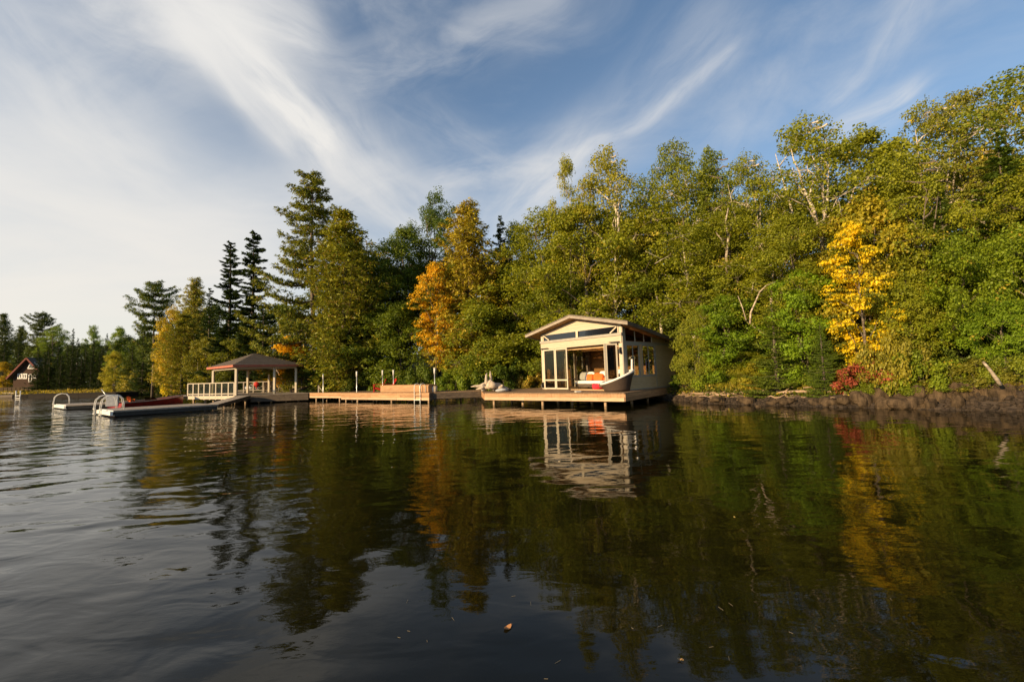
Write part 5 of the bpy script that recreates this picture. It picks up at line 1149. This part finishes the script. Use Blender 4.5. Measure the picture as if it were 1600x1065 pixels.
for i in range(4):
    a_, b_ = V2(cs[i], ZE), V2(cs[(i + 1) % 4], ZE); mb = MB(); mb.hexa([a_ - Vector((0, 0, .06)), b_ - Vector((0, 0, .06)), apx - Vector((0, 0, .06))], [a_, b_, apx]); mb.build('roof_slope', M['roof'], pav)
    # shingle courses standing proud of the slope
    mb = MB(); n_ = 9
    for k in range(n_):
        f0, f1 = k / n_, (k + .92) / n_; A0, B0_, A1, B1_ = a_.lerp(apx, f0), b_.lerp(apx, f0), a_.lerp(apx, f1), b_.lerp(apx, f1); up_ = Vector((0, 0, .006)); uq = Vector((0, 0, .028))
        mb.hexa([A0 + up_, B0_ + up_, B1_ + up_, A1 + up_], [A0 + uq, B0_ + uq, B1_ + up_ * 1.5, A1 + up_ * 1.5])
    tag(mb.build('shingle_courses', M['roof'], pav), kind='stuff')
    d_ = (b_ - a_).normalized(); n2 = Vector((d_.y, -d_.x, 0)); n2 = n2 if n2.dot(V2(Cc) - V2(a_)) < 0 else -n2
    mb = MB(); mb.slab([V2(a_), V2(b_), V2(b_) + n2 * .03, V2(a_) + n2 * .03], ZE - .17, ZE + .01); mb.build('eave_board', M['red_trim'], pav)
mb = MB(); mb.slab([lerp(c_, Cc, .03) for c_ in cs], ZE - .12, ZE - .08); mb.build('soffit', M['soffit'], pav)
ins = lambda c_: lerp(c_, Cc, .14)
bs = [ins(c_) for c_ in cs]
for i in range(4):
    mb = MB(); mb.bar(V2(bs[i], ZE - .22), V2(bs[(i + 1) % 4], ZE - .22), .12, .18); mb.build('beam', M['cream'], pav)
for p in bs + [lerp(bs[0], bs[1], .62), lerp(bs[3], bs[2], .6)]:
    mb = MB(); mb.box((p.x, p.y, (ZD + ZE - .31) / 2), (.16, .16, ZE - .31 - ZD)); mb.build('post', M['cream'], pav)
# front railing with glass panels
rail = thing('glass_railing', lerp(rl, rr_, .5).to_tuple()[:2] + (ZD,), 'cream railing with glass panels along the left side of the pavilion deck', 'railing')
pxs = [293.6, 302, 310.5, 319, 328, 337.3, 346.7, 357, 366]; ur = (rr_ - rl).normalized(); P_ = [V2(PL(a_, 618, rl, ur)) for a_ in pxs]
for p in P_:
    mb = MB(); mb.box((p.x, p.y, (.35 + ZD + 1.02) / 2), (.09, .09, ZD + 1.02 - .35)); mb.build('post', M['cream'], rail)
mb = MB(); mb.bar(V2(P_[0], ZD + 1.05), V2(P_[-1], ZD + 1.05), .11, .06); mb.build('top_rail', M['cream'], rail); mb = MB(); mb.bar(V2(P_[0], ZD + .16), V2(P_[-1], ZD + .16), .05, .06); mb.build('bottom_rail', M['cream'], rail)
for i in range(8):
    a_, b_ = P_[i] + ur * .05, P_[i + 1] - ur * .05; mb = MB(); n2 = Vector((-ur.y, ur.x, 0)) * .006; mb.slab([a_ - n2, b_ - n2, b_ + n2, a_ + n2], ZD + .19, ZD + 1.02); mb.build('glass_panel', M['screen'], rail)
# rear railing of the pavilion
rb = thing('rear_railing', (-21, 40.5, ZD), 'grey wooden railing along the back of the pavilion deck', 'railing'); A_, B_ = V2(D(366, 600, 41.5)), V2(D(458, 600, 40.8)); n_ = 7
for i in range(n_):
    p = lerp(A_, B_, i / (n_ - 1)); mb = MB(); mb.box((p.x, p.y, ZD + .5), (.11, .11, 1.0)); mb.build('post', M['old_wood'], rb)
for z in (.22, 1.02): 
    mb = MB(); mb.bar(V2(A_, ZD + z), V2(B_, ZD + z), .10, .07); mb.build('top_rail' if z > .5 else 'bottom_rail', M['old_wood'], rb)
# things in the pavilion
mb = MB(); c_ = G(390, 612.5); mb.blob((c_.x, c_.y + 1.5, ZD + .38), (1.35, .7, .40), 9, .10, 18, 9, power=.8); mb.blob((c_.x - .2, c_.y + 1.5, ZD + .62), (.7, .5, .22), 10, .1, 14, 7); o = center(mb.build('covered_boat', M['grey_tarp'], None, True)); tag(o, 'small boat under a light grey cover on the pavilion deck', 'covered boat')
mb = MB(); c_ = D(400.5, 600, 38.0); mb.blob(tuple(c_), (.24, .12, .22), 2, .06, 14, 8); mb.tube([(c_.x, c_.y, c_.z - .2), (c_.x + .03, c_.y, c_.z - .45)], [.05, .03], 6); o = center(mb.build('red_buoy', M['red'], None, True)); tag(o, 'round red buoy hanging at the pavilion railing', 'buoy')
def bench(p, L, ang, label, m_='old_wood', back=True):
    t_ = thing('bench', (p.x, p.y, ZD), label, 'bench', 'benches in the pavilion'); ca, sa = math.cos(ang), math.sin(ang); w = lambda x, y, z: Vector((p.x + x * ca - y * sa, p.y + x * sa + y * ca, ZD + z))
    for i in range(3):
        mb = MB(); mb.bar(w(-L / 2, -.16 + .16 * i, .44), w(L / 2, -.16 + .16 * i, .44), .14, .035); mb.build('seat_slat', M[m_], t_)
    if back:
        for z in (.62, .78): mb = MB(); mb.bar(w(-L / 2, .26, z), w(L / 2, .26, z), .03, .12); mb.build('back_slat', M[m_], t_)
    for x in (-L / 2 + .12, L / 2 - .12):
        mb = MB(); mb.bar(w(x, -.18, 0), w(x, -.18, .42), .07); mb.build('leg', M[m_], t_); mb = MB(); mb.bar(w(x, .26, 0), w(x, .26, .84 if back else .42), .07); mb.build('leg', M[m_], t_)
c_ = G(418, 612); bench(Vector((c_.x, c_.y + 1.2, 0)), 1.6, .5, 'slatted bench in the middle of the pavilion beside the covered boat'); c_ = G(448, 611.5); bench(Vector((c_.x + .2, c_.y + 2.0, 0)), 3.0, .3, 'long pale bench at the right side of the pavilion', 'cream')
c_ = G(408, 613); adirondack(Vector((c_.x, c_.y + .9, 0)), .8, 'grey wooden chair left of the middle pavilion post', 'old_wood'); c_ = G(434, 612.5); adirondack(Vector((c_.x, c_.y + .9, 0)), -.4, 'grey wooden chair right of the middle pavilion post', 'old_wood')
mb = MB(); mb.bar(D(433, 577, 42.5), D(444.5, 597, 42.0), .22, .12); o = center(mb.build('slanted_beam', M['old_wood'])); tag(o, 'pale slanted timber beam behind the right pavilion posts', 'beam')
mb = MB(); c_ = G(466, 612.8); mb.blob((c_.x, c_.y + .6, ZD + .2), (.28, .28, .22), 8, .08, 12, 7); o = center(mb.build('dark_pot', M['black'], None, True)); tag(o, 'dark round pot right of the last pavilion post', 'pot')
mb = MB(); a_, b_ = D(459, 603.5, 39.5), D(472, 603.5, 39.5); mb.bar(a_, b_, .5, .25); mb.bar(a_ + Vector((.2, 0, -.1)), (a_.x + .2, a_.y, ZD), .08); mb.bar(b_ + Vector((-.2, 0, -.1)), (b_.x - .2, b_.y, ZD), .08); o = center(mb.build('pale_crate', M['cream'])); tag(o, 'pale crate on legs between the pavilion and the stairs', 'crate')
mb = MB(); c_ = D(309, 580, 52.0); g_ = float(gz(c_.x, c_.y)); mb.tube([(c_.x, c_.y, g_), (c_.x, c_.y, D(309, 561, 52).z)], [.09, .06], 7); o = center(mb.build('grey_pole', M['old_wood'], None, True)); tag(o, 'tall grey pole on the bank left behind the pavilion', 'pole')
# ------------------------------------------------------------------ stairs up the bank
sa0, sa1 = D(466, 611, 37.5), D(560, 578, 43.5); sv_ = sa1 - sa0; side = Vector((-sv_.y, sv_.x, 0)).normalized()
stairs = thing('stairs', (sa0.x, sa0.y, sa0.z), 'long dark wooden stairs climbing the bank behind the left part of the dock', 'stairs')
for k in (0, 1.1):
    mb = MB(); mb.bar(sa0 + side * k, sa1 + side * k, .06, .3); mb.build('stringer', M['dark_wood'], stairs); mb = MB(); mb.bar(sa0 + side * k + Vector((0, 0, .95)), sa1 + side * k + Vector((0, 0, .95)), .08, .10); mb.build('handrail', M['dark_wood'], stairs)
for i in range(16):
    p = lerp(sa0, sa1, (i + .5) / 16); mb = MB(); mb.bar(p, p + side * 1.1, .28, .04); mb.build('tread', M['dark_wood'], stairs)
for i in range(6):
    p = lerp(sa0, sa1, (i + .3) / 6); mb = MB(); mb.bar(p, p + Vector((0, 0, .95)), .07); mb.build('baluster', M['dark_wood'], stairs)
tr_ = thing('trestle', tuple(D(531, 611, 38.4)), 'pale cross-braced trestle holding up the stairs', 'trestle')
a0, a1, b0, b1 = D(529, 611, 38.4), D(528, 588, 38.4), D(534.5, 611, 38.4), D(533.5, 586.5, 38.4)
for p, q in ((a0, a1), (b0, b1)): mb = MB(); mb.bar(p, q, .12); mb.build('leg', M['old_wood'], tr_)
for p, q in ((a0, b1), (b0, a1)): mb = MB(); mb.bar(p + Vector((0, -.09, 0)) * (1 if p is a0 else -1), q + Vector((0, -.09, 0)) * (1 if p is a0 else -1), .07); mb.build('cross_brace', M['old_wood'], tr_)

# ------------------------------------------------------------------ gangway and floating docks
gw0, gw1, gw2, gw3 = G(391, 617.3, ZD), G(372, 617.8, ZD), G(325, 630.4, .34), G(341, 631.2, .34)
gang = thing('gangway', tuple((gw0 + gw2) / 2), 'sloping pale gangway from the pavilion deck down to the floating dock', 'gangway')
mb = MB(); n_ = 22
for i in range(n_):
    f0, f1 = i / n_, (i + .93) / n_; a_, b_, c_, d_ = gw0.lerp(gw3, f0), gw1.lerp(gw2, f0), gw1.lerp(gw2, f1), gw0.lerp(gw3, f1); mb.hexa([a_ - Vector((0, 0, .03)), b_ - Vector((0, 0, .03)), c_ - Vector((0, 0, .03)), d_ - Vector((0, 0, .03))], [a_, b_, c_, d_])
tag(mb.build('planks', M['old_wood'], gang), kind='stuff')
for a_, b_ in ((gw0, gw3), (gw1, gw2)): mb = MB(); mb.bar(a_ - Vector((0, 0, .14)), b_ - Vector((0, 0, .14)), .06, .20); mb.build('side_beam', M['dark_wood'], gang)
for px_ in (363, 367.5): 
    p = G(px_, 624, .3); mb = MB(); mb.tube([(p.x, p.y, -1), (p.x, p.y, .35)], .06, 8); mb.build('pile', M['pile'], gang, True)
def floatdock(name, N0, N1, F1, F0, label, hoops, zt_=.36):
    """N0-N1 near edge left to right, F0-F1 far edge"""
    t_ = thing(name, tuple((N0 + F1) / 2), label, 'floating dock'); N0, N1, F1, F0 = [V2(q) for q in (N0, N1, F1, F0)]
    L = (N1 - N0); n_ = int(L.length / .16); mb = MB()
    for i in range(n_):
        f0, f1 = i / n_, (i + .94) / n_; mb.slab([lerp(N0, N1, f0), lerp(N0, N1, f1), lerp(F0, F1, f1), lerp(F0, F1, f0)], zt_ - .03, zt_)
    tag(mb.build('planks', M['old_wood'], t_), kind='stuff')
    c_ = (N0 + N1 + F0 + F1) / 4; s = lambda q, k: c_ + (q - c_) * k
    mb = MB(); mb.slab([s(q, .985) for q in (N0, N1, F1, F0)], .03, zt_ - .035); mb.build('float_body', M['black'], t_)
    for a_, b_, m_ in ((N0, N1, 'old_wood'), (F0, F1, 'old_wood'), (F0, N0, 'pvc')):
        mb = MB(); mb.bar(V2(a_, zt_ - .04), V2(b_, zt_ - .04), .07, .09); mb.build('rub_rail', M[m_], t_)
    mb = MB(); d_ = (N0 - F0); k_ = (N1 - N0).normalized(); mb.slab([F0 - k_ * .16, N0 - k_ * .16, N0 - k_ * .04, F0 - k_ * .04], .10, zt_ - .04); mb.build('end_fender', M['pvc'], t_)
    for j, (f, k) in enumerate(hoops):
        lt = thing('ladder_hoop', V2(lerp(F0, N0, f), zt_).to_tuple(), label_h[name][j], 'ladder'); 
        for o_ in (0, .42):
            p = lerp(F0, N0, f) + (N0 - F0).normalized() * o_ - k_ * .32
            pr_ = [(0, -.6), (0, .5), (.06, .95), (.22, 1.15), (.5, 1.25), (.8, 1.2), (.95, 1.0), (1.0, .7), (1.0, zt_)]
            mb = MB(); mb.tube([V2(p + k_ * a_, b_) for a_, b_ in pr_], .021, 7); mb.build('rail', M['pvc'], lt, True)
        for z in (-.2, .1, .4):
            p = lerp(F0, N0, f) - k_ * .32; mb = MB(); mb.bar(V2(p, z), V2(p + (N0 - F0).normalized() * .42, z), .09, .035); mb.build('step', M['pvc'], lt)
    return t_
label_h = {'floating_dock': ['left white tubular ladder hoop at the end of the nearer floating dock', 'right white tubular ladder hoop at the end of the nearer floating dock'], 'far_floating_dock': ['white tubular ladder hoop at the end of the farther floating dock']}
N0 = G(178, 641.5, .36); N1 = G(341, 631.4, .36); F0 = G(156.5, 638.6, .36); F1 = N1 + (F0 - N0) * .95
floatdock('floating_dock', N0, N1, F1, F0, 'long low floating dock with pale edge, nearest to the camera on the left', [(.05, 0), (.52, 1)])
M0 = G(104, 632.8, .36); M1 = G(222, 627.6, .36); E0 = G(88.5, 631.0, .36); E1 = M1 + (E0 - M0)
floatdock('far_floating_dock', M0, M1, E1, E0, 'farther floating dock beyond the dark red boat', [(.15, 0)])
gg = thing('far_gangway', tuple(G(255, 622, .5)), 'pale gangway rising from the farther floating dock to the pavilion railing', 'gangway'); q1, q2, q3, q4 = G(219, 628, .36), G(292, 618.6, ZD), G(290, 616.6, ZD), G(206, 627.2, .36)
mb = MB(); mb.hexa([q - Vector((0, 0, .04)) for q in (q1, q2, q3, q4)], [q1, q2, q3, q4]); mb.build('planks', M['old_wood'], gg)
mb = MB(); mb.bar(q1 - Vector((0, 0, .1)), q2 - Vector((0, 0, .1)), .06, .22); mb.build('side_beam', M['dark_wood'], gg)
# dark red runabout moored between the floats
bA, bB = V2(G(178, 641.0, .0)), V2(G(286, 632.0, .0)); bd = (bB - bA); Lb = bd.length; bu = bd.normalized(); bn = Vector((-bu.y, bu.x, 0))
boat = thing('motorboat', tuple(lerp(bA, bB, .5)), 'low dark red wooden runabout moored between the two floating docks', 'boat')
secs = []; ns = 16
for i in range(ns + 1):
    f = i / ns; wdt = .85 * (1 - max(0, (f - .45) / .55) ** 2.4) * (.86 + .14 * min(1, f * 3)) + .01; sheer = .50 + .30 * f ** 2.2; keel = -.12 + .55 * max(0, f - .75) ** 1.5 * 2
    c_ = bA + bd * f; secs.append([V2(c_ - bn * wdt, sheer), V2(c_ - bn * wdt * .9, .5 * sheer), V2(c_ - bn * wdt * .55, keel + .02), V2(c_, keel), V2(c_ + bn * wdt * .55, keel + .02), V2(c_ + bn * wdt * .9, .5 * sheer), V2(c_ + bn * wdt, sheer)])
mb = MB(); n = 7
for s in secs: mb.v += [tuple(q) for q in s]
for i in range(ns):
    for j in range(n - 1): mb.f.append((i * n + j, i * n + j + 1, (i + 1) * n + j + 1, (i + 1) * n + j))
mb.f.append(tuple(range(n))); mb.build('hull', M['hull'], boat, True)
mb = MB()
for sgn in (0, 6):
    mb.tube([s[sgn] + Vector((0, 0, .02)) for s in secs], .035, 6)
mb.build('gunwale', M['old_wood'], boat, True)
mb = MB()
for i in range(8, ns):
    a_, b_, c_, d_ = secs[i][0], secs[i][6], secs[i + 1][6], secs[i + 1][0]; mb.add([a_, b_, c_, d_], [(0, 1, 2, 3)])
mb.build('foredeck', M['hull'], boat)
mb = MB(); p = lerp(bA, bB, .50); mb.quadplate(V2(p - bn * .6, .56), V2(p + bn * .6, .56), V2(p + bn * .5 - bu * .15, .8), V2(p - bn * .5 - bu * .15, .8), bu, .02); mb.build('windscreen', M['glass_dark'], boat)
for f in (.2, .38):
    mb = MB(); p = lerp(bA, bB, f); mb.slab([p - bn * .7 - bu * .2, p + bn * .7 - bu * .2, p + bn * .7 + bu * .2, p - bn * .7 + bu * .2], .22, .32); mb.build('seat', M['dark_wood'], boat)
c_ = G(188, 632, .36); od = adirondack(Vector((c_.x, c_.y + .9, 0)), 1.3, 'orange-red chair on the far side of the red boat, near the nearer ladder hoops', 'orange_fab'); od.location.z = .40; od.scale = (.5, .5, .5); od.location.z = .42
mb = MB(); mb.tube([D(158.5, 608, 33.0), D(165, 616, 33.0), D(174, 631, 33.0)], [.03, .035, .04], 6); o = center(mb.build('fishing_rod', M['metal'], None, True)); tag(o, 'slanted grey rod rising beside the nearer ladder hoops', 'rod')
mb = MB(); c_ = G(164, 636, .36); mb.box((c_.x + .2, c_.y + .3, .36 + .42), (.7, .12, .8), .3); o = center(mb.build('dock_locker', M['grey_tarp'], bevel=.03)); tag(o, 'bluish grey locker between the nearer ladder hoops', 'locker')

# ------------------------------------------------------------------ far shore: timber crib dock and cottage
A_, B_ = V2(G(21, 622.5, 0)), V2(G(181, 619.8, 0)); B_ = A_ + (B_ - A_) * 1.0; n2 = Vector((-(B_ - A_).y, (B_ - A_).x, 0)).normalized(); n2 = n2 if n2.y > 0 else -n2
crib = thing('crib_dock', tuple(lerp(A_, B_, .5)), 'long grey timber crib dock along the far shore before the cottage', 'dock')
for i in range(9):
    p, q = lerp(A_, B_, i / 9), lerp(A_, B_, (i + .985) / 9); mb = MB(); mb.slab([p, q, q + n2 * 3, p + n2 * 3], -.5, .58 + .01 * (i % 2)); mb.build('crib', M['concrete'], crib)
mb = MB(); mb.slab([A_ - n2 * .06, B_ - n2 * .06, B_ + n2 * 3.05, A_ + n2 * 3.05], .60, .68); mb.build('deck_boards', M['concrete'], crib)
lt = thing('crib_ladder', tuple(G(28, 622, 0)), 'small white ladder at the left end of the far crib dock', 'ladder')
for px_ in (24.5, 31.5):
    p = V2(G(px_, 622.6, 0)); mb = MB(); mb.tube([V2(p, -.5), V2(p, 1.35)], .07, 6); mb.build('rail', M['pvc'], lt, True)
p0, p1 = V2(G(24.5, 622.6, 0)), V2(G(31.5, 622.6, 0))
for z in (.1, .5): mb = MB(); mb.bar(V2(p0, z), V2(p1, z), .08, .08); mb.build('step', M['pvc'], lt)
mb = MB(); p, q = V2(G(-30, 620.0, 0)), V2(G(19, 619.6, 0)); mb.slab([p, q, q + Vector((0, 3, 0)), p + Vector((0, 3, 0))], -.3, .35); o = center(mb.build('shore_slab', M['dark_wood'])); tag(o, 'low pale landing slab at the left edge before the cottage', 'landing')
YC = 121.0; wc = YC / 660.0
def CP(px, py, dy=0): return D(px, py, YC + dy)
xl, xr, xa = CP(21, 590).x, CP(73, 590).x, CP(47, 560).x; zb_, ze_, za_ = 1.2, CP(47, 586).z, CP(47, 559.5).z
cot = thing('cottage', (xa, YC + 3, zb_), 'brown gabled cottage with white-framed windows among the dark spruces', 'cottage')
hwid = xa - xl; hh = za_ - .35
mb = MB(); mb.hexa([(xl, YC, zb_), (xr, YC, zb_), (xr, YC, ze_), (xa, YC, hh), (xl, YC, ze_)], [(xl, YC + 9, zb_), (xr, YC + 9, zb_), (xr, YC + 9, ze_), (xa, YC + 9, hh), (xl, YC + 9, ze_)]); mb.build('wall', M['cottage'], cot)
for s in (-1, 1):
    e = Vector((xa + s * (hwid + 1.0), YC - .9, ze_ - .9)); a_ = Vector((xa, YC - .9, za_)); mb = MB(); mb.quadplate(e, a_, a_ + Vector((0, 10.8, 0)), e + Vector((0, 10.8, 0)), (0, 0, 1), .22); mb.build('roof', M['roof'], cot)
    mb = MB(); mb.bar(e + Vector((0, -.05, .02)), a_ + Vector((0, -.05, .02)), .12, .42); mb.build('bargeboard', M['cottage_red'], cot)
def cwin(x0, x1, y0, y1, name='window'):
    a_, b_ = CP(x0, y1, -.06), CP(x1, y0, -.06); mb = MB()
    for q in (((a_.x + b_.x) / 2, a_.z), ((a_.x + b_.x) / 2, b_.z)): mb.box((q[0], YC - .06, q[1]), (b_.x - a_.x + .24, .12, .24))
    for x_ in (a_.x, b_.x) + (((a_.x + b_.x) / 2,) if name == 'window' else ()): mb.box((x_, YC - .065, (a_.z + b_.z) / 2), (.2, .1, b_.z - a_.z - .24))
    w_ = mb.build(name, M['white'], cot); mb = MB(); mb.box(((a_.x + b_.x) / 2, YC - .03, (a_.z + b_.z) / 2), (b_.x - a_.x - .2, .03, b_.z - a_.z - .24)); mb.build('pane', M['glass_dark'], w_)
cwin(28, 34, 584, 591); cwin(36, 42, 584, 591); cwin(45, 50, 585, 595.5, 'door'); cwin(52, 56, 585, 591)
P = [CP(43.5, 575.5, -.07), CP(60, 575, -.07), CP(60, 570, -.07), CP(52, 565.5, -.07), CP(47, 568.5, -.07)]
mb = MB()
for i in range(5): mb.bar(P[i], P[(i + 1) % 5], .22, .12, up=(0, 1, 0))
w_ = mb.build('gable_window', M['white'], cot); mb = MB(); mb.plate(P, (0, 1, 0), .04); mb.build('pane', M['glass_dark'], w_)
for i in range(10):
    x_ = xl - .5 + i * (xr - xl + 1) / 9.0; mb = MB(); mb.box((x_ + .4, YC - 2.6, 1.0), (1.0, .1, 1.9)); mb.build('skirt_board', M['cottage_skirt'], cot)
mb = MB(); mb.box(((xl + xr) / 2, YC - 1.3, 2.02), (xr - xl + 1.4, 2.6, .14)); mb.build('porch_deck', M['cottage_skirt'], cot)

# ------------------------------------------------------------------ things floating on the near water
def floating_leaf(px, py, s, c, label, seed):
    p = G(px, py, .006); rnd = random.Random(seed); mb = MB(); n = 10; a0 = rnd.uniform(0, 6.28)
    pts = [(s * math.cos(t) * (1 + .15 * math.cos(3 * t)), s * .6 * math.sin(t)) for t in [2 * math.pi * i / n for i in range(n)]]
    ca, sa = math.cos(a0), math.sin(a0); ring = [(p.x + x * ca - y * sa, p.y + x * sa + y * ca, .004 + .012 * abs(x) / s) for x, y in pts]
    mb.v = [(p.x, p.y, .003)] + ring; mb.f = [(0, i + 1, (i + 1) % n + 1) for i in range(n)]; mb.tube([(p.x + s * .9 * ca, p.y + s * .9 * sa, .008), (p.x + s * 1.5 * ca, p.y + s * 1.5 * sa, .01)], .0025, 4)
    o = center(mb.build('floating_leaf', mat('fallen_leaf_%d' % seed, c, .6, bump=.2))); return tag(o, label, 'leaf')
floating_leaf(793, 980, .036, (.42, .20, .08), 'orange-brown leaf floating on the dark water in the foreground', 1)
floating_leaf(1062, 1030, .016, (.35, .22, .10), 'small pale brown leaf floating near the bottom edge', 2)
floating_leaf(1148, 808, .018, (.40, .30, .08), 'tiny yellow leaf on the water right of the house reflection', 3)
mb = MB(); rr = random.Random(9)
for i in range(18):
    p = G(rr.uniform(620, 1500), rr.uniform(930, 1060), .004); an = rr.uniform(0, 3.14); l_ = rr.uniform(.02, .05)
    mb.tube([(p.x, p.y, .003), (p.x + l_ * math.cos(an), p.y + l_ * math.sin(an), .004)], .0009, 4)
o = mb.build('floating_reeds', mat('reed_straw', (.30, .25, .16), .7)); tag(o, 'thin bits of reed floating on the near water', 'reeds', kind='stuff')
